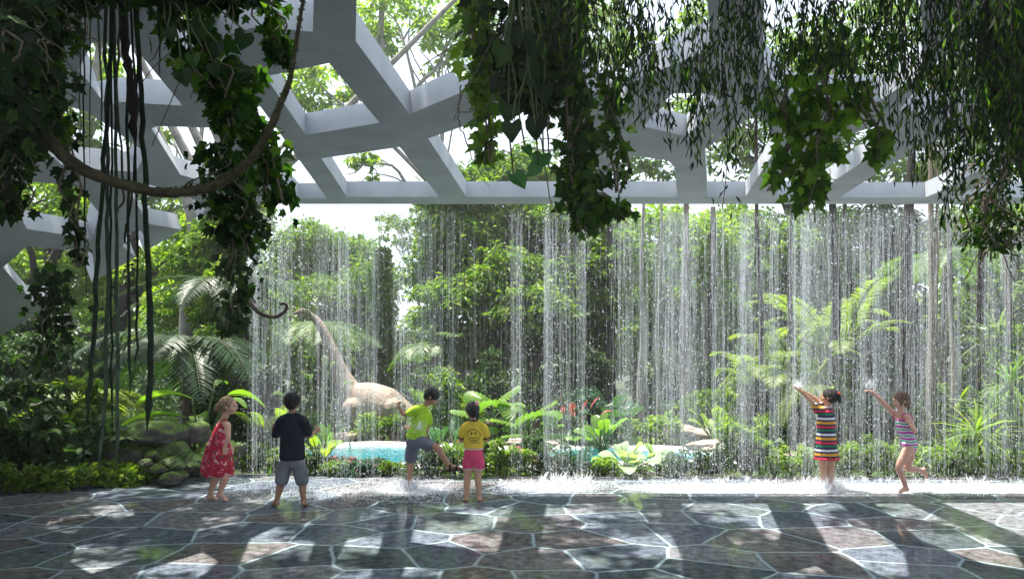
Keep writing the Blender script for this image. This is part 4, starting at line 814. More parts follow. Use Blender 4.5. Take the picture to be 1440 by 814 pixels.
# envelope of the lower hem of the hanging leaves in photo pixels
hx = [700, 730, 800, 850, 880, 930, 970, 1000, 1030, 1060, 1100, 1150, 1200, 1240, 1270, 1300, 1330, 1370, 1440, 1480]
hy = [60, 110, 110, 140, 190, 220, 200, 300, 340, 280, 140, 110, 120, 140, 280, 300, 320, 240, 300, 330]
hd = [.3, .5, .6, .7, .8, .8, .6, .5, .7, .4, .5, .6, .6, .6, .8, 1, 1, .8, 1, 1]
for k in range(500):
    px = 715 + 765 * r.random() ** .9 if k < 330 else 850 + 630 * r.random(); hem = np.interp(px, hx, hy)
    if r.random() > np.interp(px, hx, hd): continue
    d = r.uniform(2.1, 3.15); py1 = hem * (1 - abs(r.normal()) * .42) if k < 330 else r.uniform(30, min(hem, 150)); py1 = max(py1, 25); py0 = r.uniform(-60, min(py1 - 30, 120))
    a = W(px, py0, d); zmax = ZR - .08
    if a[2] > zmax: a[2] = zmax
    b_ = W(px + r.normal() * 12, py1, d)
    if a[2] - b_[2] < .05: continue
    q = limb_path(a, b_, 0, 5, r, .03); m = len(q); tube(gt, q, [.0016] * m, 3)
    L_ = a[2] - b_[2]; n = int(L_ * r.uniform(45, 90)) + 4; n = int(n * .8); u = r.uniform(0, 1, n) * (m - 1); i0 = np.minimum(u.astype(int), m - 2); f = (u - i0)[:, None]
    P_ = q[i0] * (1 - f) + q[i0 + 1] * f + r.normal(size=(n, 3)) * (.016, .016, .006)
    D = np.stack([r.normal(size=n) * .38, r.normal(size=n) * .38, -np.ones(n)], 1); leaves(gl, P_, D, rdir(n, .2, r), r.uniform(.03, .058, n), .008, RHOMB)
gt.build('twigs', M_bark_dark, wt); gl.build('narrow_leaves', M_willow, wt)
# ------------------------------------------------------------------ children
def skin(name, c): return mat(name, c, .5, noise_var=.06, nscale=12, sss=.12, spec=.35)
S_fair = skin('skin_fair', (.62, .36, .27)); S_tan = skin('skin_tan', (.40, .22, .14)); S_mid = skin('skin_light_tan', (.52, .30, .20))
M_eyew = mat('eye_white', (.8, .8, .8), .2); M_dark = mat('dark_iris', (.02, .012, .01), .2); M_lip = mat('lip', (.42, .14, .12), .5)
H_black = mat('hair_black', (.012, .010, .010), .45, bump=.8, bscale=90, noise_var=.4, nscale=60)
H_blond = mat('hair_blond', (.30, .21, .12), .55, bump=1, bscale=80, noise_var=.45, nscale=50)
H_brown = mat('hair_brown', (.17, .10, .06), .5, bump=1, bscale=80, noise_var=.45, nscale=50)

def remesh(name, g, vox, m, parent, smooth=4, thick=None):
    o = g.build(name + '_tmp', m, None, True); md = o.modifiers.new('r', 'REMESH'); md.mode = 'VOXEL'; md.voxel_size = vox; md.use_smooth_shade = True
    sm = o.modifiers.new('s', 'SMOOTH'); sm.factor = .5; sm.iterations = smooth
    dg = bpy.context.evaluated_depsgraph_get(); me = bpy.data.meshes.new_from_object(o.evaluated_get(dg), depsgraph=dg)
    old = o.data; bpy.data.objects.remove(o); bpy.data.meshes.remove(old)
    me.name = name; me.transform(__import__('mathutils').Matrix.Translation(Vector([float(-v) for v in ORG[parent.name]])))
    me.materials.clear(); me.materials.append(m)
    for p in me.polygons: p.use_smooth = True
    ob = bpy.data.objects.new(name, me); COL.objects.link(ob); ob.parent = parent; ORG[ob.name] = ORG[parent.name]; return ob

def chain(g, P, rad, side=(1, 0, 0), n=5, seg=14):
    """smooth tapered limb through joints with rounded ends"""
    P = np.array(P, float); Q = spline(P, n); u = np.linspace(0, 1, len(P)); t = np.linspace(0, 1, len(Q))
    R_ = np.array([(r, r) if np.isscalar(r) else r for r in rad], float); ra = np.stack([np.interp(t, u, R_[:, 0]), np.interp(t, u, R_[:, 1])], 1)
    d0 = nrm(Q[0] - Q[1]); d1 = nrm(Q[-1] - Q[-2]); m0 = ra[0].mean(); m1 = ra[-1].mean()
    Q = np.vstack([Q[0] + d0 * m0 * .75, Q[0] + d0 * m0 * .45, Q, Q[-1] + d1 * m1 * .45, Q[-1] + d1 * m1 * .75])
    ra = np.vstack([ra[0] * .45, ra[0] * .82, ra, ra[-1] * .82, ra[-1] * .45]); tube(g, Q, [tuple(x) for x in ra], seg, side)

def hand(g, w, e, d, pn, curl=.5, sc=1.0, thumb=1):
    """hand at wrist w; forearm comes from e; fingers along d, palm normal pn"""
    d = nrm(d); pn = nrm(np.array(pn) - d * np.dot(pn, d)); s = np.cross(d, pn) * thumb; w = np.array(w)
    chain(g, [w, w + d * .022 * sc, w + d * .048 * sc], [(.017 * sc, .012 * sc), (.024 * sc, .012 * sc), (.026 * sc, .010 * sc)], s, 3, 10)
    for k, (off, L) in enumerate([(.019, .034), (.0065, .039), (-.006, .036), (-.018, .028)]):
        b = w + d * .046 * sc + s * off * sc; m = b + (d * math.cos(curl * .6) + pn * math.sin(curl * .6) + s * off * 6) * L * .5 * sc
        t = m + (d * math.cos(curl * 1.5) + pn * math.sin(curl * 1.5) + s * off * 4) * L * .55 * sc; chain(g, [b, m, t], [.0062 * sc, .0058 * sc, .0046 * sc], s, 2, 7)
    b = w + d * .014 * sc + s * .017 * sc; m = b + (d * .6 + s * .8 + pn * .2) * .022 * sc; t = m + (d * .9 + s * .3 + pn * .4) * .022 * sc; chain(g, [b, m, t], [.009 * sc, .0072 * sc, .0052 * sc], s, 2, 7)

def foot(g, ank, toe, sc=1.0, side=None):
    ank = np.array(ank); toe = np.array(toe); v = toe - ank; heel = ank - nrm(v * (1, 1, 0) + 1e-6) * .018 * sc + np.array([0, 0, -.022]) * sc if side is None else ank + np.array(side) * .02
    s = nrm(np.cross(nrm(toe - heel), (0, 0, 1)))
    chain(g, [ank, heel], [.022 * sc, .021 * sc], s, 3, 10); mid = (ank * .55 + toe * .45)
    chain(g, [heel, mid, toe - nrm(v) * .02], [(.022 * sc, .02 * sc), (.026 * sc, .020 * sc), (.031 * sc, .012 * sc)], s, 3, 12); chain(g, [ank + (0, 0, .012), mid, toe - nrm(v) * .03], [.021 * sc, .019 * sc, .014 * sc], s, 3, 10)
    for k in range(5):
        b = toe - nrm(v) * (.022 + .005 * k) + s * (k - 2) * .0115 * sc; chain(g, [b, b + nrm(v) * .016 * sc], [.0075 * sc if k else .009 * sc, .006 * sc], s, 2, 7)

class Kid: pass
def kid(label, cx, d, S, J, face, pitch=0, group='children playing in the rain', sc=1.0, foot_sc=1.0, tor=(.088, .06), body_front=None, chin=0):
    """J: joints in photo pixels (px,py,dy). face: azimuth of the look direction (deg, 0=+x, 90=away)"""
    k = Kid(); k.s = sc; P = {n: W(v[0], v[1], d + (v[2] if len(v) > 2 else 0)) for n, v in J.items()}; k.P = P; k.d = d
    root = thing('person', label, 'person', (W(cx, 500, d)[0], d, 0), group); k.root = root
    fw = np.array([math.cos(R(face)), math.sin(R(face)), 0]); sd = np.cross(fw, (0, 0, 1)); bf = body_front if body_front is not None else face
    bfw = np.array([math.cos(R(bf)), math.sin(R(bf)), 0]); bs = np.cross(bfw, (0, 0, 1)); k.bs = bs; k.bf = bfw
    up = np.array([0, 0, 1.0]); hf = fw * math.cos(R(pitch)) + up * math.sin(R(pitch)); hu = np.cross(sd, hf); ax = np.array([sd, hf, hu]); k.ax = ax; hc = P['head']; k.hc = hc
    g = Geo()
    # head: cranium, face, jaw, cheeks, nose, ears, chin
    def E(o, r): ellipsoid(g, hc + np.array(o) @ ax * sc, np.array(r) * sc, ax, 20, 14)
    E((0, -.008, .018), (.066, .080, .070)); E((0, .020, -.020), (.054, .056, .062)); E((0, .038, -.058), (.028, .026, .020)); E((0, .020, -.046), (.046, .044, .034))
    for s_ in (-1, 1): E((s_ * .030, .048, -.026), (.022, .020, .020)); E((s_ * .067, -.004, -.008), (.008, .014, .021)); E((s_ * .022, .072, .018), (.018, .008, .007))
    E((0, .082, -.016), (.0095, .012, .012)); E((0, .076, .002), (.006, .010, .018)); E((0, .072, -.041), (.018, .007, .0045)); E((0, .068, -.048), (.015, .008, .005))
    # neck, torso
    n0 = P['neck']; ch = P['chest']; pv_ = P['pelvis']; sl, sr = P['sl'], P['sr']; hl, hr = P['hl'], P['hr']
    chain(g, [hc - hu * .035 * sc - hf * .012, n0, ch * .35 + n0 * .65], [.034 * sc, .033 * sc, .045 * sc], bs)
    chain(g, [n0 * .55 + ch * .45, ch, ch * .45 + pv_ * .55, pv_], [(tor[0] * .85, tor[1] * .8), (tor[0], tor[1]), (tor[0] * .90, tor[1] * .95), (tor[0] * 1.02, tor[1] * 1.08)], bs, 5, 20)
    for a in (sl, sr): chain(g, [n0 * .6 + ch * .4, a], [.034 * sc, .033 * sc], bs)
    for s_, e_, w_, hd, pn, cu in (('sl', 'el', 'wl', 'dl', 'pl', 'cl'), ('sr', 'er', 'wr', 'dr', 'pr', 'cr')):
        a, b, c = P[s_], P[e_], P[w_]; chain(g, [a, a * .5 + b * .5, b, b * .6 + c * .4, c], [.033 * sc, .029 * sc, .0235 * sc, .0235 * sc, .0155 * sc], bs)
        dd = k_h.get(hd, nrm(c - b)); hand(g, c, b, nrm(np.array(dd, float)), k_h.get(pn, (0, 1, 0)), k_h.get(cu, .5), sc * 1.05, k_h.get('t' + hd[1], 1))
    for h_, k_, a_, t_ in (('hl', 'kl', 'al', 'tl'), ('hr', 'kr', 'ar', 'tr')):
        h, n_, a, t = P[h_], P[k_], P[a_], P[t_]
        chain(g, [h, h * .5 + n_ * .5, n_, n_ * .68 + a * .32, a], [.060 * sc, .053 * sc, .038 * sc, .038 * sc, .0225 * sc], bs); foot(g, a, t, foot_sc)
    for s_ in (-1, 1): c = pv_ - bfw * .024 * sc + bs * s_ * .042 * sc - np.array([0, 0, .025]); ellipsoid(g, c, (.045 * sc, .044 * sc, .055 * sc), None, 14, 10)
    k.body = remesh('body', g, .0042, S, root, 3)
    # eyes, mouth
    for s_ in (-1, 1):
        e = Geo(); ellipsoid(e, hc + np.array((s_ * .025, .0715, .004)) @ ax * sc, np.array((.0105, .006, .0062)) * sc, ax, 12, 8); eo = e.build('eye', M_eyew, root, True)
        e = Geo(); ellipsoid(e, hc + np.array((s_ * .025, .0755, .004)) @ ax * sc, np.array((.0052, .003, .0054)) * sc, ax, 10, 6); e.build('iris', M_dark, eo, True)
        e = Geo(); ellipsoid(e, hc + np.array((s_ * .025, .0755, .022)) @ ax * sc, np.array((.015, .004, .0025)) * sc, ax, 10, 6); e.build('eyebrow', M_dark, root, True)
    e = Geo(); ellipsoid(e, hc + np.array((0, .0765, -.0445)) @ ax * sc, np.array((.018, .004, .0045)) * sc, ax, 12, 6); e.build('mouth', M_lip, root, True)
    return k
k_h = {}
def hair(k, m, cap=(0, -.018, .026), r=(.076, .084, .078), extra=(), name='hair', strands=260, seed=0, fringe=True):
    g = Geo(); ax = k.ax; hc = k.hc; s = k.s
    ellipsoid(g, hc + np.array(cap) @ ax * s, np.array(r) * s, ax, 24, 16); ellipsoid(g, hc + np.array((0, -.045, -.012)) @ ax * s, np.array((.062, .046, .06)) * s, ax, 18, 12)
    for o, rr in extra: ellipsoid(g, hc + np.array(o) @ ax * s, np.array(rr) * s, ax, 14, 10)
    h = remesh(name, g, .006, m, k.root, 2)
    # loose locks following the head
    q = Geo(); r_ = np.random.default_rng(seed); n = strands; dv = rdir(n, .3, r_); dv[:, 1] -= .35; dv = nrm(dv); dv = dv[(dv[:, 1] < .45)]; n = len(dv)
    loc = np.array(cap) + dv * np.array(r) * .985; P = hc + loc @ ax * s; Nn = dv @ ax
    D = np.cross(Nn, np.cross((-k.ax[2] - .3 * k.ax[1]), Nn)) + r_.normal(size=(n, 3)) * .35; leaves(q, P, D, Nn, r_.uniform(.025, .05, n) * s, .007, LONG); q.build('hair_locks', m, h)
    return h
def cloth(name, k, parts, m, vox=.006, smooth=5, hollow=False):
    g = Geo()
    for P_, r_ in parts: chain(g, P_, r_, k.bs, 5, 20)
    return remesh(name, g, vox, m, k.root, smooth)
def skirt(name, k, rings, m, seg=64, folds=9, amp=.08, seed=0, parent=None):
    """open garment: rings (centre, a, b) from top to hem with folds growing downwards"""
    g = Geo(); r_ = np.random.default_rng(seed); C_ = spline([c for c, a, b in rings], 5); u = np.linspace(0, 1, len(rings)); t = np.linspace(0, 1, len(C_)); A = np.interp(t, u, [x[1] for x in rings]); B = np.interp(t, u, [x[2] for x in rings])
    th = np.arange(seg) * 2 * np.pi / seg; ph = r_.uniform(0, 6, 3); V = []
    for lay in (1, .965):
        for i in range(len(C_)):
            f = 1 + amp * t[i] ** 1.3 * (np.sin(folds * th + ph[0]) + .5 * np.sin((folds * 2 - 3) * th + ph[1] + 2 * t[i])) + .012 * np.sin(3 * th + ph[2] + 9 * t[i])
            V.append(C_[i] + np.outer(np.cos(th) * A[i] * f * lay, k.bs) + np.outer(np.sin(th) * B[i] * f * lay, k.bf) + np.outer(np.sin(folds * th + 1) * amp * .12 * t[i] ** 2 * (lay == lay), (0, 0, 1)))
    n = len(C_); V = np.concatenate(V); q = []; j = np.arange(seg); jn = (j + 1) % seg
    for i in range(n - 1):
        q.append(np.stack([i * seg + j, (i + 1) * seg + j, (i + 1) * seg + jn, i * seg + jn], 1)); b = n * seg; q.append(np.stack([b + i * seg + j, b + i * seg + jn, b + (i + 1) * seg + jn, b + (i + 1) * seg + j], 1))
    e = (n - 1) * seg; b = n * seg; q.append(np.stack([e + j, b + e + j, b + e + jn, e + jn], 1)); q.append(np.stack([j, jn, b + jn, b + j], 1)); g.add(V, [np.concatenate(q)])
    return g.build(name, m, parent or k.root, True)

def stripes(name, cols, period, wav=.0, rough=.8, axis=2):
    m = mat(name, (.5, .5, .5), rough, bump=.25, bscale=40); nt = m.node_tree; N = nt.nodes; L = nt.links; p = N['Principled BSDF']
    t = N.new('ShaderNodeTexCoord'); sx = N.new('ShaderNodeSeparateXYZ'); L.new(t.outputs['Object'], sx.inputs[0]); nz = N.new('ShaderNodeTexNoise'); nz.inputs['Scale'].default_value = 9; L.new(t.outputs['Object'], nz.inputs['Vector'])
    a = N.new('ShaderNodeMath'); a.operation = 'MULTIPLY_ADD'; L.new(nz.outputs['Fac'], a.inputs[0]); a.inputs[1].default_value = .012 + wav; L.new(sx.outputs[axis], a.inputs[2])
    dv = N.new('ShaderNodeMath'); dv.operation = 'DIVIDE'; L.new(a.outputs[0], dv.inputs[0]); dv.inputs[1].default_value = period; fr = N.new('ShaderNodeMath'); fr.operation = 'FRACT'; L.new(dv.outputs[0], fr.inputs[0])
    cr = N.new('ShaderNodeValToRGB'); cr.color_ramp.interpolation = 'CONSTANT'; els = cr.color_ramp.elements; tot = sum(w for _, w in cols); x = cols[0][1] / tot; els[0].color = (*cols[0][0], 1)
    els[1].position = x; els[1].color = (*cols[1][0], 1); x += cols[1][1] / tot
    for c, w in cols[2:]: e = els.new(min(x, .999)); e.color = (*c, 1); x += w / tot
    L.new(fr.outputs[0], cr.inputs[0]); L.new(cr.outputs[0], p.inputs['Base Color']); return m
def blotch(name, base, spots, rough=.75):
    m = mat(name, base, rough, bump=.3, bscale=30); nt = m.node_tree; N = nt.nodes; L = nt.links; p = N['Principled BSDF']; col = p.inputs['Base Color'].links[0].from_socket; t = N.new('ShaderNodeTexCoord')
    for i, (c, sc_, th) in enumerate(spots):
        n = N.new('ShaderNodeTexNoise'); n.inputs['Scale'].default_value = sc_; n.inputs['Detail'].default_value = 3; mp = N.new('ShaderNodeMapping'); mp.inputs['Location'].default_value = (i * 7, i * 3, i); L.new(t.outputs['Object'], mp.inputs[0]); L.new(mp.outputs[0], n.inputs['Vector'])
        mr = N.new('ShaderNodeMapRange'); mr.inputs[1].default_value = th; mr.inputs[2].default_value = th + .03; L.new(n.outputs['Fac'], mr.inputs[0]); mx = N.new('ShaderNodeMix'); mx.data_type = 'RGBA'; L.new(mr.outputs[0], mx.inputs[0]); L.new(col, mx.inputs[6]); mx.inputs[7].default_value = (*c, 1); col = mx.outputs[2]
    L.new(col, p.inputs['Base Color']); return m
def trims(name, k, pts_, r, m, parent=None):
    g = Geo(); q = spline(pts_, 5); tube(g, q, [r] * len(q), 6); return g.build(name, m, parent or k.root, True)
def ring(c, a, b, u, v, n=20): return [np.array(c) + np.array(u) * math.cos(t) * a + np.array(v) * math.sin(t) * b for t in np.linspace(0, 2 * np.pi, n + 1)]

# 1 girl in the red floral sundress, skipping to the right
k_h.clear(); k_h.update(dl=(.1, 0, -1), pl=(-.5, .8, 0), cl=.5, dr=(.3, .1, -1), pr=(-.8, .3, 0), cr=.4)
k = kid('small blond girl in red floral sundress skipping barefoot towards the rain', 306, 7.2, S_fair, dict(head=(322, 571), neck=(315, 589), chest=(310, 606), pelvis=(305, 640), sl=(320, 597, -.085), el=(321, 616, -.13), wl=(316, 628, -.14), sr=(314, 597, .085), er=(318, 616, .13), wr=(324, 628, .13),
    hl=(306, 645, -.045), kl=(317, 670, -.05), al=(309, 693, -.05), tl=(320, 704, -.06), hr=(304, 645, .045), kr=(303, 671, .05), ar=(295, 695, .05), tr=(306, 703, .05)), 0, -3, sc=1.0, tor=(.082, .058))
hair(k, H_blond, (0, -.018, .026), (.075, .080, .076), [((0, -.10, .0), (.03, .035, .033)), ((0, -.125, -.028), (.02, .02, .03))], seed=1)
M_red_dress = blotch('red_floral_cloth', (.42, .012, .04), [((.75, .42, .40), 16, .60), ((.10, .14, .06), 19, .62), ((.65, .10, .18), 24, .60)])
P = k.P; dr = skirt('sundress', k, [(W(314, 594, 7.2), .070, .056), (W(311, 606, 7.2), .092, .072), (W(308, 622, 7.2), .105, .105), (W(306, 642, 7.2), .125, .145), (W(305, 660, 7.2), .14, .165), (W(305, 668, 7.2), .13, .155)], M_red_dress, folds=9, amp=.06, seed=1)
for s in (-1, 1): trims('strap', k, [W(316, 596, 7.2 + s * .055), W(318, 589, 7.2 + s * .058), W(311, 592, 7.2 + s * .06), W(306, 599, 7.2 + s * .05)], .006, M_red_dress, dr)

# 2 boy in the black T-shirt, seen from behind
k_h.clear(); k_h.update(dl=(-.1, .5, 1), pl=(1, .3, 0), cl=1.3, dr=(.6, .6, .5), pr=(-.6, .8, 0), cr=1.2, tl=-1)
k = kid('boy in black T-shirt and grey cargo shorts seen from behind', 411, 6.93, S_tan, dict(head=(411, 566), neck=(411, 584), chest=(411, 602), pelvis=(411, 640), sl=(394, 591), el=(388, 613, .06), wl=(383, 605, .17), sr=(428, 591), er=(434, 612, .05), wr=(443, 607, .15),
    hl=(403, 645), kl=(396, 676), al=(389, 704), tl=(383, 711, .09), hr=(419, 645), kr=(425, 676), ar=(427, 704), tr=(432, 712, .08)), 90, -6, sc=1.0, tor=(.092, .062))
for q in ('tl', 'tr'): pass
hair(k, H_black, (0, -.012, .026), (.080, .088, .082), seed=2)
M_black = mat('black_cotton', (.008, .011, .02), .85, bump=.5, bscale=14); M_cargo = mat('grey_cargo_cloth', (.17, .18, .19), .85, bump=.4, bscale=22, noise_var=.3, nscale=12)
P = k.P; c = lambda px, py, dy=0: W(px, py, k.d + dy)
cloth('black_tshirt', k, [([c(411, 587), c(411, 602), c(411, 622), c(411, 643)], [(.085, .055), (.118, .082), (.118, .088), (.126, .098)]), ([c(405, 588), c(396, 593), c(388, 610, .03)], [.052, .055, .048]), ([c(417, 588), c(426, 593), c(433, 608, .03)], [.052, .055, .048])], M_black)
sh = cloth('cargo_shorts', k, [([c(411, 640), c(411, 648)], [(.118, .088), (.118, .09)]), ([c(404, 648), c(399, 662), c(396, 676)], [.070, .069, .066]), ([c(418, 648), c(422, 662), c(425, 676)], [.070, .069, .066])], M_cargo)
for s, px in ((-1, 390), (1, 432)):
    g = Geo(); ellipsoid(g, c(px, 664), (.016, .045, .042), None, 12, 8); g.build('cargo_pocket', M_cargo, sh, True)

# 3 boy in the lime shirt kicking the water
k_h.clear(); k_h.update(dl=(-.1, 0, 1), pl=(1, 0, 0), cl=1.6, dr=(-.1, .1, -1), pr=(-1, .2, 0), cr=.6)
k = kid('boy in lime green T-shirt kicking one leg forward in the splash', 578, 7.7, S_tan, dict(head=(607, 558), neck=(597, 572), chest=(592, 588), pelvis=(583, 616), sl=(584, 574, -.07), el=(568, 583, -.06), wl=(561, 572, -.05), sr=(601, 580, .08), er=(602, 597, .10), wr=(599, 611, .09),
    hl=(582, 622, .04), kl=(577, 652, .045), al=(576, 680, .04), tl=(586, 690, .04), hr=(590, 620, -.05), kr=(615, 630, -.09), ar=(632, 655, -.10), tr=(648, 657, -.11)), 0, -42, sc=.97, tor=(.082, .062), body_front=-12)
hair(k, H_black, (0, -.014, .026), (.076, .084, .078), seed=3)
M_lime = blotch('lime_tshirt_cloth', (.36, .62, .02), [((.55, .66, .20), 30, .66)]); M_grey = mat('grey_shorts_cloth', (.13, .145, .18), .85, bump=.4, bscale=25, noise_var=.2)
c = lambda px, py, dy=0: W(px, py, k.d + dy)
cloth('lime_tshirt', k, [([c(594, 575), c(592, 588), c(588, 603), c(584, 616)], [(.078, .062), (.103, .088), (.100, .092), (.106, .104)]), ([c(590, 576, -.04), c(584, 576, -.07), c(575, 581, -.07)], [.05, .049, .043]), ([c(598, 579, .04), c(602, 585, .08), c(603, 594, .09)], [.046, .046, .043])], M_lime)
cloth('grey_shorts', k, [([c(585, 614), c(583, 622)], [(.103, .098), (.105, .10)]), ([c(582, 622, .04), c(579, 634, .045), c(578, 645, .045)], [.073, .071, .068]), ([c(588, 620, -.04), c(598, 624, -.07), c(605, 627, -.08)], [.073, .068, .062])], M_grey)
def sandal(k, ank, toe, m):
    g = Geo(); ank = np.array(ank); toe = np.array(toe); v = nrm(toe - ank); s = nrm(np.cross(v, (0, 0, 1))); u = np.cross(s, v); q = [ank - v * .02 - u * .052, ank * .5 + toe * .5 - u * .034, toe + v * .015 - u * .020]
    tube(g, spline(q, 4), [(.034, .009)] * 9, 10, s); tube(g, ring(ank * .35 + toe * .65 - u * .012, .036, .028, s, u), [(.012, .005)] * 21, 6, v); tube(g, ring(ank * .9 + toe * .1 - u * .01, .030, .034, s, u), [(.012, .005)] * 21, 6, v); return g.build('sandal', m, k.root, True)
sandal(k, k.P['ar'], k.P['tr'], mat('sandal_rubber', (.03, .012, .012), .6)); sandal(k, k.P['al'], k.P['tl'], bpy.data.materials['sandal_rubber'])

# 4 girl in the yellow shirt, seen from behind
k_h.clear(); k_h.update(dl=(.8, .5, .2), pl=(0, 0, 1), cl=.9, dr=(-.8, .5, .2), pr=(0, 0, 1), cr=.9)
k = kid('small girl in yellow T-shirt and pink shorts seen from behind', 666, 7.17, S_mid, dict(head=(664, 577), neck=(666, 594), chest=(666, 609), pelvis=(666, 640), sl=(652, 601), el=(648, 619, .04), wl=(656, 619, .15), sr=(680, 601), er=(686, 618, .04), wr=(678, 618, .15),
    hl=(660, 645), kl=(657, 670), al=(656, 698), tl=(654, 705, .08), hr=(672, 645), kr=(672, 670), ar=(674, 698), tr=(677, 706, .08)), 112, 4, sc=.93, tor=(.080, .058), body_front=90)
hr_ = hair(k, H_black, (0, -.012, .024), (.075, .083, .079), [((.012, -.088, .02), (.026, .026, .028)), ((.02, -.112, -.022), (.024, .024, .045)), ((.024, -.108, -.065), (.016, .016, .032))], seed=4)
g = Geo(); bc = W(671, 567, 7.17 - .085)
for a in np.arange(5) * 1.257: ellipsoid(g, bc + np.array([math.cos(a) * .012, -.003, math.sin(a) * .012]), (.010, .006, .010), None, 8, 6)
g.build('hair_flower', mat('pink_hair_flower', (.8, .35, .45), .5), hr_, True)
M_yel = mat('yellow_cotton', (.68, .50, .05), .85, bump=.35, bscale=16); M_trim = mat('black_trim', (.015, .015, .02), .7); M_pinks = mat('pink_shorts_cloth', (.66, .06, .16), .8, bump=.35, bscale=20); M_pl = mat('pale_trim', (.6, .5, .65), .7)
c = lambda px, py, dy=0: W(px, py, k.d + dy)
ts = cloth('yellow_tshirt', k, [([c(666, 596), c(666, 609), c(666, 620), c(666, 629)], [(.074, .05), (.102, .076), (.100, .078), (.100, .080)]), ([c(661, 597), c(653, 602), c(649, 612, .01)], [.044, .046, .039]), ([c(671, 597), c(680, 602), c(684, 612, .01)], [.044, .046, .039])], M_yel)
trims('neck_trim', k, ring(c(666, 591), .044, .040, (1, 0, 0), (0, 1, 0)), .007, M_trim, ts)
for px, s in ((648.3, 1), (685, 1)): trims('sleeve_trim', k, ring(c(px, 616, .012), .041, .041, nrm(np.array((1, 0, -.25 if px < 666 else .25))), (0, 1, 0)), .006, M_trim, ts)
back = lambda px, py: c(px, py, -.080 + .9 * ((px - 666) * .00717) ** 2 * 6)
trims('smiley_print', k, [back(666 + 9.5 * math.cos(a), 611.5 + 8 * math.sin(a)) for a in np.linspace(0, 6.283, 22)], .0035, M_trim, ts)
trims('smiley_print', k, [back(666 + 6 * math.cos(a), 611.5 + 4.6 * math.sin(a)) for a in np.linspace(.5, 2.64, 8)], .003, M_trim, ts)
for sx_ in (-1, 1): g = Geo(); ellipsoid(g, back(666 + 2.8 * sx_, 609), (.008, .005, .011), None, 10, 6); g.build('smiley_print', M_trim, ts, True)
g = Geo()
for i, dx in enumerate((-7, -4.6, -2, .6, 3.2, 5.8, 8)): tube(g, [back(666 + dx - .8, 622.6), back(666 + dx, 620.6 + (i % 2) * 1.2), back(666 + dx + .9, 623)], [.0022] * 3, 5)
g.build('smiley_print', M_trim, ts, True)
sh = cloth('pink_shorts', k, [([c(666, 633), c(666, 641)], [(.094, .078), (.100, .086)]), ([c(661, 642), c(659, 649), c(658, 655)], [.062, .062, .058]), ([c(671, 642), c(673, 649), c(674, 655)], [.062, .062, .058])], M_pinks)
trims('waist_trim', k, ring(c(666, 630), .098, .082, (1, 0, 0), (0, 1, 0)), .005, M_pl, sh)
for px in (658, 674): trims('leg_trim', k, ring(c(px, 658.5), .056, .056, (1, 0, 0), (0, 1, 0)), .004, M_pl, sh)

# 5 girl in the striped dress reaching up
k_h.clear(); k_h.update(dl=(-1, .1, .6), pl=(.3, 0, 1), cl=.3, dr=(-1, .2, .5), pr=(.3, 0, 1), cr=.4)
k = kid('girl in rainbow striped dress raising both arms into the rain', 1163, 7.8, S_mid, dict(head=(1165, 558), neck=(1163, 574), chest=(1162, 590), pelvis=(1162, 625), sl=(1150, 577, -.04), el=(1139, 562, -.06), wl=(1126, 550, -.08), sr=(1163, 575, .06), er=(1149, 562, .10), wr=(1132, 551, .12),
    hl=(1157, 632), kl=(1158, 660, -.01), al=(1158, 684), tl=(1153, 690, .08), hr=(1168, 632), kr=(1168, 660, .01), ar=(1169, 684), tr=(1166, 690, .09)), 150, 10, sc=.97, tor=(.082, .060), body_front=115)
hr_ = hair(k, H_black, (0, -.016, .024), (.077, .086, .080), [((0, -.095, .035), (.03, .03, .028)), ((0.0, -.115, .0), (.022, .022, .04))], seed=5)
g = Geo()
for a in (-1, 1): ellipsoid(g, k.hc + np.array((a * .018, -.10, .062)) @ k.ax, (.02, .012, .014), k.ax, 10, 6)
g.build('hair_bow', mat('red_bow', (.6, .03, .02), .6), hr_, True)
nv_ = (.012, .015, .06); M_str = stripes('striped_knit', [((.55, .02, .06), 1.1), (nv_, .8), ((.70, .33, .03), 1.2), (nv_, .8), ((.70, .70, .78), 1.0), (nv_, 1.0), ((.01, .16, .08), .9), (nv_, .5)], .172)
c = lambda px, py, dy=0: W(px, py, k.d + dy)
dr = skirt('striped_dress', k, [(c(1163, 574), .055, .045), (c(1162, 579), .095, .066), (c(1162, 590), .108, .082), (c(1162, 608), .108, .088), (c(1162, 626), .118, .104), (c(1162, 638), .128, .112), (c(1163, 645), .140, .122)], M_str, folds=10, amp=.04, seed=5)
g = Geo(); chain(g, [c(1157, 577, -.02), c(1150, 577, -.04), c(1145, 570, -.05)], [.046, .044, .038], k.bs); remesh('sleeve', g, .006, M_str, dr, 4); g = Geo(); chain(g, [c(1165, 577, .03), c(1161, 575, .06), c(1155, 568, .08)], [.046, .044, .038], k.bs); remesh('sleeve', g, .006, M_str, dr, 4)
trims('hem_frill', k, ring(c(1163, 644), .138, .118, k.bs, k.bf), .011, mat('red_knit', (.55, .02, .06), .8), dr); trims('collar', k, ring(c(1163, 572), .050, .044, k.bs, k.bf), .008, M_pl, dr)

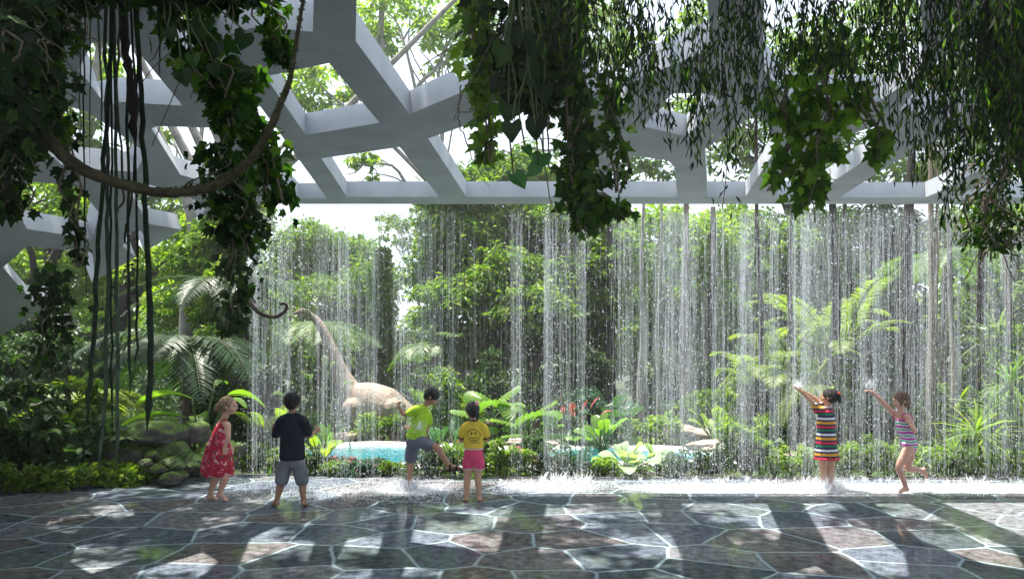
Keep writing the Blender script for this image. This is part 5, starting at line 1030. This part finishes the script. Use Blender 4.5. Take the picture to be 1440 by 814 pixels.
# 6 running girl in the swimsuit
k_h.clear(); k_h.update(dl=(-1, 0, .15), pl=(0, 0, -1), cl=.25, dr=(-.5, 0, 1), pr=(-.8, .4, 0), cr=1.0)
k = kid('girl in striped swimsuit running left with one arm stretched out', 1271, 7.6, S_fair, dict(head=(1266, 563), neck=(1267, 581), chest=(1271, 596), pelvis=(1277, 624), sl=(1260, 584, .05), el=(1242, 566, .06), wl=(1226, 550, .06), sr=(1276, 586, -.09), er=(1287, 606, -.13), wr=(1281, 599, -.19),
    hl=(1278, 630, -.04), kl=(1264, 656, -.06), al=(1274, 685, -.05), tl=(1264, 693, -.06), hr=(1280, 630, .05), kr=(1276, 658, .04), ar=(1299, 661, .06), tr=(1304, 673, .07)), 188, -4, sc=.97, tor=(.080, .060), body_front=205)
hair(k, H_brown, (0, -.014, .026), (.077, .086, .078), [((0, -.085, -.03), (.035, .03, .045)), ((.01, -.10, -.075), (.018, .018, .05)), ((-.055, .03, -.01), (.014, .02, .05))], seed=6)
M_sw = stripes('swimsuit_cloth', [((.62, .05, .30), .9), ((.75, .75, .8), .7), ((.05, .35, .38), .8), ((.35, .55, .15), .6), ((.7, .7, .78), .6), ((.30, .10, .45), .8)], .062, .04)
c = lambda px, py, dy=0: W(px, py, k.d + dy)
sw = cloth('swimsuit', k, [([c(1269.5, 592), c(1271.5, 599), c(1275, 611), c(1277.5, 623), c(1278, 627)], [(.079, .060), (.088, .068), (.080, .066), (.091, .076), (.090, .078)]), ([c(1277.5, 624, -.02), c(1278.5, 631, -.02)], [.078, .050]), ([c(1278, 624, .02), c(1279.5, 631, .02)], [.078, .050])], M_sw, .005, 3)
M_mag = mat('magenta_strap', (.6, .04, .22), .6)
for s in (-1, 1):
    o = k.bs * s * .052
    trims('strap', k, [c(1268, 592) + o + k.bf * .066, c(1267, 583.5) + o * 1.0 + k.bf * .048, c(1269, 580.5) + o, c(1273, 586) + o * .8 - k.bf * .055, c(1275, 594) + o * .4 - k.bf * .072], .0055, M_mag, sw)
# ------------------------------------------------------------------ dinosaur statue
r = np.random.default_rng(321)
DD = 12.6; c = lambda px, py, dy=0: W(px, py, DD + dy)
st = thing('dinosaur_statue', 'long necked brown dinosaur statue raising its head behind the rain', 'statue', (c(520, 500)[0], DD, 0)); g = Geo()
nk = [c(520, 568), c(497, 556), c(483, 534), c(472, 508), c(463, 484), c(453, 462), c(441, 446), c(430, 439)]
chain(g, nk, [.30, .235, .175, .13, .10, .08, .062, .055], (0, 1, 0), 6, 20)
chain(g, [c(433, 438.5), c(425, 438), c(418, 439.5), c(413, 442)], [(.060, .058), (.072, .055), (.055, .036), (.034, .018)], (0, 1, 0), 4, 14)   # skull
chain(g, [c(430, 442), c(423, 445), c(416, 447)], [(.042, .026), (.038, .018), (.028, .012)], (0, 1, 0), 4, 12); ellipsoid(g, c(424, 436, -.05), (.022, .018, .018)); ellipsoid(g, c(426, 434), (.035, .05, .022))
chain(g, [c(495, 560), c(515, 566), c(540, 576), c(565, 590)], [(.24, .28), (.36, .38), (.40, .41), (.30, .32)], (0, 1, 0), 5, 24)
chain(g, [c(560, 588), c(590, 606, .2), c(620, 618, .5), c(650, 624, .9)], [.25, .15, .09, .04], (0, 1, 0), 5, 14)
for px, dy, fx in ((496, -.26, 492), (500, .26, 503), (555, -.28, 556), (560, .28, 562)):
    a = c(px, 572, dy); f_ = c(fx, 500, dy); f_[2] = .03; kn = (a + f_) / 2 + np.array([.05, 0, 0]); chain(g, [a, kn, f_ + (0, 0, .18), f_], [.19, .125, .10, .12], (0, 1, 0), 5, 14)
mdn = mat('dinosaur_hide', (.30, .235, .185), .7, bump=1.0, bscale=26, noise_var=.28, nscale=6)
remesh('body', g, .018, mdn, st, 3)
g = Geo(); ellipsoid(g, c(421.5, 437.5, -.062), (.011, .008, .011)); g.build('eye', M_dark, st, True)

# ------------------------------------------------------------------ rain
def rain_mat(name, alpha, col=(.92, .95, 1.0)):
    m = bpy.data.materials.new(name); m.use_nodes = True; nt = m.node_tree; N = nt.nodes; L = nt.links; p = N['Principled BSDF']
    p.inputs['Base Color'].default_value = (*col, 1); p.inputs['Roughness'].default_value = .15
    tr = N.new('ShaderNodeBsdfTranslucent'); tr.inputs[0].default_value = (*col, 1); a = N.new('ShaderNodeMixShader'); a.inputs[0].default_value = .6; L.new(p.outputs[0], a.inputs[1]); L.new(tr.outputs[0], a.inputs[2])
    t = N.new('ShaderNodeBsdfTransparent'); b = N.new('ShaderNodeMixShader'); L.new(t.outputs[0], b.inputs[1]); L.new(a.outputs[0], b.inputs[2])
    gi = N.new('ShaderNodeNewGeometry'); mr = N.new('ShaderNodeMapRange'); mr.inputs[3].default_value = alpha * .35; mr.inputs[4].default_value = min(1, alpha * 1.6); L.new(gi.outputs['Random Per Island'], mr.inputs[0]); L.new(mr.outputs[0], b.inputs[0])
    L.new(b.outputs[0], N['Material Output'].inputs['Surface']); return m
M_r_soft = rain_mat('rain_streak_faint', .085); M_r_hard = rain_mat('rain_drop_bright', .55); M_foam = rain_mat('splash_water', .55, (.97, .98, 1))
def streaks(g, X, Y, Z0, L, w):
    n = len(X); a = np.random.default_rng(n).uniform(0, 3.1, n); dx = np.cos(a); dy = np.sin(a); V = np.zeros((n, 6, 3))
    V[:, 0] = np.stack([X, Y, Z0 + L], 1); V[:, 5] = np.stack([X, Y, Z0], 1)
    for k in range(4):
        b = a + k * np.pi / 2; V[:, 1 + k] = np.stack([X + np.cos(b) * w / 2, Y + np.sin(b) * w / 2, Z0 + L * .3], 1)
    f = np.array([[0, 1, 2], [0, 2, 3], [0, 3, 4], [0, 4, 1], [5, 2, 1], [5, 3, 2], [5, 4, 3], [5, 1, 4]]); g.add(V.reshape(-1, 3), [(f[None] + np.arange(n)[:, None, None] * 6).reshape(-1, 3)])
def drops(g, P, s):
    n = len(P); o = np.array([(1, 0, 0), (0, 1, 0), (-1, 0, 0), (0, -1, 0), (0, 0, 1.4), (0, 0, -1)]) ; V = P[:, None] + o[None] * np.broadcast_to(s, n)[:, None, None]
    f = np.array([[0, 1, 4], [1, 2, 4], [2, 3, 4], [3, 0, 4], [1, 0, 5], [2, 1, 5], [3, 2, 5], [0, 3, 5]]); g.add(V.reshape(-1, 3), [(f[None] + np.arange(n)[:, None, None] * 6).reshape(-1, 3)])
ZT = ZR + .02
def curtain(label, px0, px1, dens, y0=7.97, y1=8.25, seed=0, prof=None, soft=1.0, strandy=1.0):
    r = np.random.default_rng(seed + 2000); x0 = (px0 - 720) * y0 / F; x1 = (px1 - 720) * y0 / F; wd = x1 - x0
    root = thing('rain_curtain', label, 'rain', ((x0 + x1) / 2, 8.05, 0)); root['kind'] = 'stuff'
    # nozzles: falling lines share their x position
    nn = max(9, int(wd * 170 * strandy)); nx = r.uniform(x0, x1, nn) + r.normal(size=nn) * .04; ny = r.uniform(y0, y1, nn); nwt = r.gamma(2.0, 1, nn) * (1 + .4 * np.sin(nx * 5 + seed) * np.sin(nx * 13.7))
    if prof is not None: nwt *= np.interp(nx * F / y0 + 720, prof[0], prof[1])
    nwt /= nwt.sum()
    def pick(n, spread): i = r.choice(nn, n, p=nwt); return nx[i] + r.normal(size=n) * spread, ny[i] + r.normal(size=n) * spread
    g = Geo(); n = int(wd * dens * 900 * soft); X, Y = pick(n, .014); L = r.uniform(.3, 1.5, n); Z = r.uniform(-.1, ZT - .1, n); L = np.minimum(L, ZT - Z); k = Z > -.05; streaks(g, X[k], Y[k], Z[k], L[k], r.uniform(.003, .008, k.sum())); g.build('falling_streaks', M_r_soft, root)
    g = Geo(); n = int(wd * dens * 1050); X, Y = pick(n, .035); Z = r.uniform(0, ZT - .12, n); streaks(g, X, Y, Z, r.uniform(.015, .08, n), r.uniform(.0015, .0038, n))
    n = int(wd * dens * 1900); X, Y = pick(n, .10); Z = r.uniform(0.02, ZT - .05, n); drops(g, np.stack([X, Y, Z], 1), np.clip(r.lognormal(-5.9, .45, n), .0012, .0075)); g.build('falling_drops', M_r_hard, root)
    return root
curtain('left rain curtain falling around the black shirt boy', 345, 650, 1.25, seed=1, prof=([345, 365, 380, 520, 530, 548, 560, 600, 650], [1.5, 1.6, 1.1, 1.1, .15, .15, .9, .8, .25]))
curtain('narrow rain column falling left of centre', 722, 738, 2.2, seed=2)
curtain('wide rain column falling from the centre of the beam', 766, 823, 1.9, seed=3, prof=([766, 775, 800, 815, 823], [1, .8, .7, 1.4, 1.8]))
curtain('broad rain curtain on the right behind the two girls', 872, 1500, 2.1, seed=4, prof=([872, 900, 1000, 1100, 1300, 1500], [.8, 1.1, 1.0, 1.1, 1.1, 1.0]))
curtain('sparse stray drops between the heavier rain columns', 640, 880, .12, seed=5)
# water running over the lime shirt boy
# splashes
def splash(label, spans, seed):
    r = np.random.default_rng(seed); g = Geo()
    for px0, px1, d0, d1, n, h, s in spans:
        d = (d0 + d1) / 2 + r.normal(size=n) * (d1 - d0) * .3; e_ = 18 if px1 - px0 < 200 else 45; X = (r.uniform(px0, px1, n) + r.normal(size=n) * e_ - 720) * d / F; z = r.exponential(h, n) * (.5 + np.abs(np.sin(X * 3.1)) * np.abs(np.sin(X * 7.3 + 1)) * 1.3); z = np.minimum(z, h * 6); drops(g, np.stack([X, d, z + .003], 1), r.uniform(.0018, s, n) * np.exp(-z / (h * 8)))
        m = int(n / 60); d = r.uniform(d0, d1, m); X = (r.uniform(px0, px1, m) - 720) * d / F     # crowns thrown up by single drops
        for k in range(m):
            q = r.integers(5, 10); a = r.uniform(0, 6.28, q); ln = r.uniform(.4, 1, q) * h * 1.6; t = r.uniform(.3, 1.1, q)
            P0 = np.array([X[k], d[k], .002]); P = P0 + np.stack([np.cos(a) * ln * t * .6, np.sin(a) * ln * t * .6, ln], 1)
            for a_, b_ in zip(np.broadcast_to(P0, P.shape), P):
                pass
            D = P - P0; leaves(g, np.broadcast_to(P0, P.shape), D, np.cross(D, (0, 1, .2)), np.linalg.norm(D, axis=1), .0035, RHOMB)
    o = g.build('splash_spray', M_foam); return tag(o, label, 'splash', kind='stuff')
splash('low white spray along the paving under the right rain', [(900, 1500, 7.55, 8.35, 5200, .018, .0058), (950, 1460, 7.5, 8.0, 2600, .012, .0062), (900, 1480, 7.9, 8.3, 2600, .06, .0045)], 1)
splash('white spray under the centre rain columns', [(715, 745, 7.75, 8.2, 900, .03, .007), (740, 850, 7.65, 8.2, 2600, .022, .006), (760, 830, 7.9, 8.2, 900, .10, .006)], 2)
splash('fine spray on the paving around the black shirt boy', [(350, 640, 7.1, 8.2, 3600, .022, .005), (455, 560, 7.4, 8.0, 1200, .02, .006)], 3)
splash('ring of spray kicked up around the lime shirt boy foot', [(530, 625, 7.4, 8.05, 3200, .022, .0075), (566, 590, 7.6, 7.8, 900, .10, .006)], 4)
splash('spray rising round the striped dress girl legs', [(1140, 1190, 7.65, 8.0, 2200, .05, .007), (1150, 1176, 7.6, 7.75, 500, .10, .007)], 5)
def burst(label, c0, dirs, n, s, seed, spread=.35):
    r = np.random.default_rng(seed); g = Geo(); D = nrm(np.array(dirs) + r.normal(size=(n, 3)) * spread); t = r.exponential(.05, n); P = c0 + D * t[:, None]; P[:, 2] -= t ** 2 * 1.5; drops(g, P, r.uniform(.0015, s, n)); m = n // 5
    leaves(g, P[:m], D[:m], (0, 1, 0), r.uniform(.01, .04, m), .004, RHOMB); tag(g.build('splash_spray', M_foam), label, 'splash', kind='stuff')
burst('water bursting from the hands of the striped dress girl', W(1124, 546, 7.75), (-.1, 0, .8), 500, .006, 6); burst('water flying off the outstretched hand of the running girl', W(1219, 545, 7.62), (.5, 0, .6), 700, .006, 7)
burst('water splashing on the raised fist of the lime shirt boy', W(561, 562, 7.65), (0, 0, 1), 160, .005, 8, .6)
burst('drops bouncing on the shoulders of the lime shirt boy', W(590, 600, 7.55), (0, -.2, .3), 380, .005, 9, 1.6)
# foam film on the wet stone
m = bpy.data.materials.new('foam_film'); m.use_nodes = True; nt = m.node_tree; N = nt.nodes; L = nt.links; p = N['Principled BSDF']; p.inputs['Base Color'].default_value = (.9, .92, .95, 1); p.inputs['Roughness'].default_value = .5
t = N.new('ShaderNodeTexCoord'); mp = N.new('ShaderNodeMapping'); mp.inputs['Scale'].default_value = (3, 9, 1); L.new(t.outputs['Object'], mp.inputs[0]); n1 = N.new('ShaderNodeTexNoise'); n1.inputs['Scale'].default_value = 2.2; n1.inputs['Detail'].default_value = 9; n1.inputs['Roughness'].default_value = .75; L.new(mp.outputs[0], n1.inputs['Vector'])
at = N.new('ShaderNodeAttribute'); at.attribute_name = 'foam'; ad = N.new('ShaderNodeMath'); ad.operation = 'ADD'; L.new(n1.outputs['Fac'], ad.inputs[0]); L.new(at.outputs['Fac'], ad.inputs[1]); mr = N.new('ShaderNodeMapRange'); mr.inputs[1].default_value = 1.02; mr.inputs[2].default_value = 1.75; L.new(ad.outputs[0], mr.inputs[0])
tr = N.new('ShaderNodeBsdfTransparent'); ms = N.new('ShaderNodeMixShader'); L.new(mr.outputs[0], ms.inputs[0]); L.new(tr.outputs[0], ms.inputs[1]); L.new(p.outputs[0], ms.inputs[2]); L.new(ms.outputs[0], N['Material Output'].inputs['Surface'])
xs = np.linspace(-3.2, 6.6, 200); ys = np.linspace(7.05, 8.42, 40); Xg, Yg = np.meshgrid(xs, ys); V = np.stack([Xg.ravel(), Yg.ravel(), np.full(Xg.size, .005)], 1); nx_ = len(xs); q = np.array([[j * nx_ + i, j * nx_ + i + 1, (j + 1) * nx_ + i + 1, (j + 1) * nx_ + i] for j in range(len(ys) - 1) for i in range(nx_ - 1)])
fo = mk('foam_film', V, [q], m); px = 720 + V[:, 0] * F / V[:, 1]
band = np.interp(V[:, 1], [7.05, 7.4, 7.75, 8.05, 8.25, 8.42], [0, .38, 1, .95, .5, .0]); lat = np.interp(px, [340, 380, 520, 540, 560, 620, 660, 700, 735, 760, 820, 850, 880, 950, 1460], [.0, .5, .55, .6, .7, .6, .3, .2, .6, .7, .7, .45, .65, .92, .92]); fv = band * lat
fv += .45 * np.exp(-((V[:, 0] - W(578, 0, 7.65)[0]) ** 2 / .10 + (V[:, 1] - 7.6) ** 2 / .05)); 
a_ = fo.data.attributes.new('foam', 'FLOAT', 'POINT'); a_.data.foreach_set('value', fv.astype(np.float32)); tag(fo, kind='structure')

# humid air
if True:
    hz = Geo(); x0, x1, y0, y1, z0, z1 = -60, 60, -8, 60, -1.5, 14.0
    hz.add([(x0, y0, z0), (x1, y0, z0), (x1, y1, z0), (x0, y1, z0), (x0, y0, z1), (x1, y0, z1), (x1, y1, z1), (x0, y1, z1)], [[[3, 2, 1, 0], [4, 5, 6, 7], [0, 1, 5, 4], [1, 2, 6, 5], [2, 3, 7, 6], [3, 0, 4, 7]]])
    m = bpy.data.materials.new('humid_air'); m.use_nodes = True; nt = m.node_tree; nt.nodes.remove(nt.nodes['Principled BSDF']); pv_ = nt.nodes.new('ShaderNodeVolumePrincipled'); pv_.inputs['Color'].default_value = (.93, .96, .98, 1); pv_.inputs['Density'].default_value = .0026; pv_.inputs['Anisotropy'].default_value = .3
    nt.links.new(pv_.outputs[0], nt.nodes['Material Output'].inputs['Volume']); tag(hz.build('haze', m), 'thin humid air filling the garden', kind='stuff')
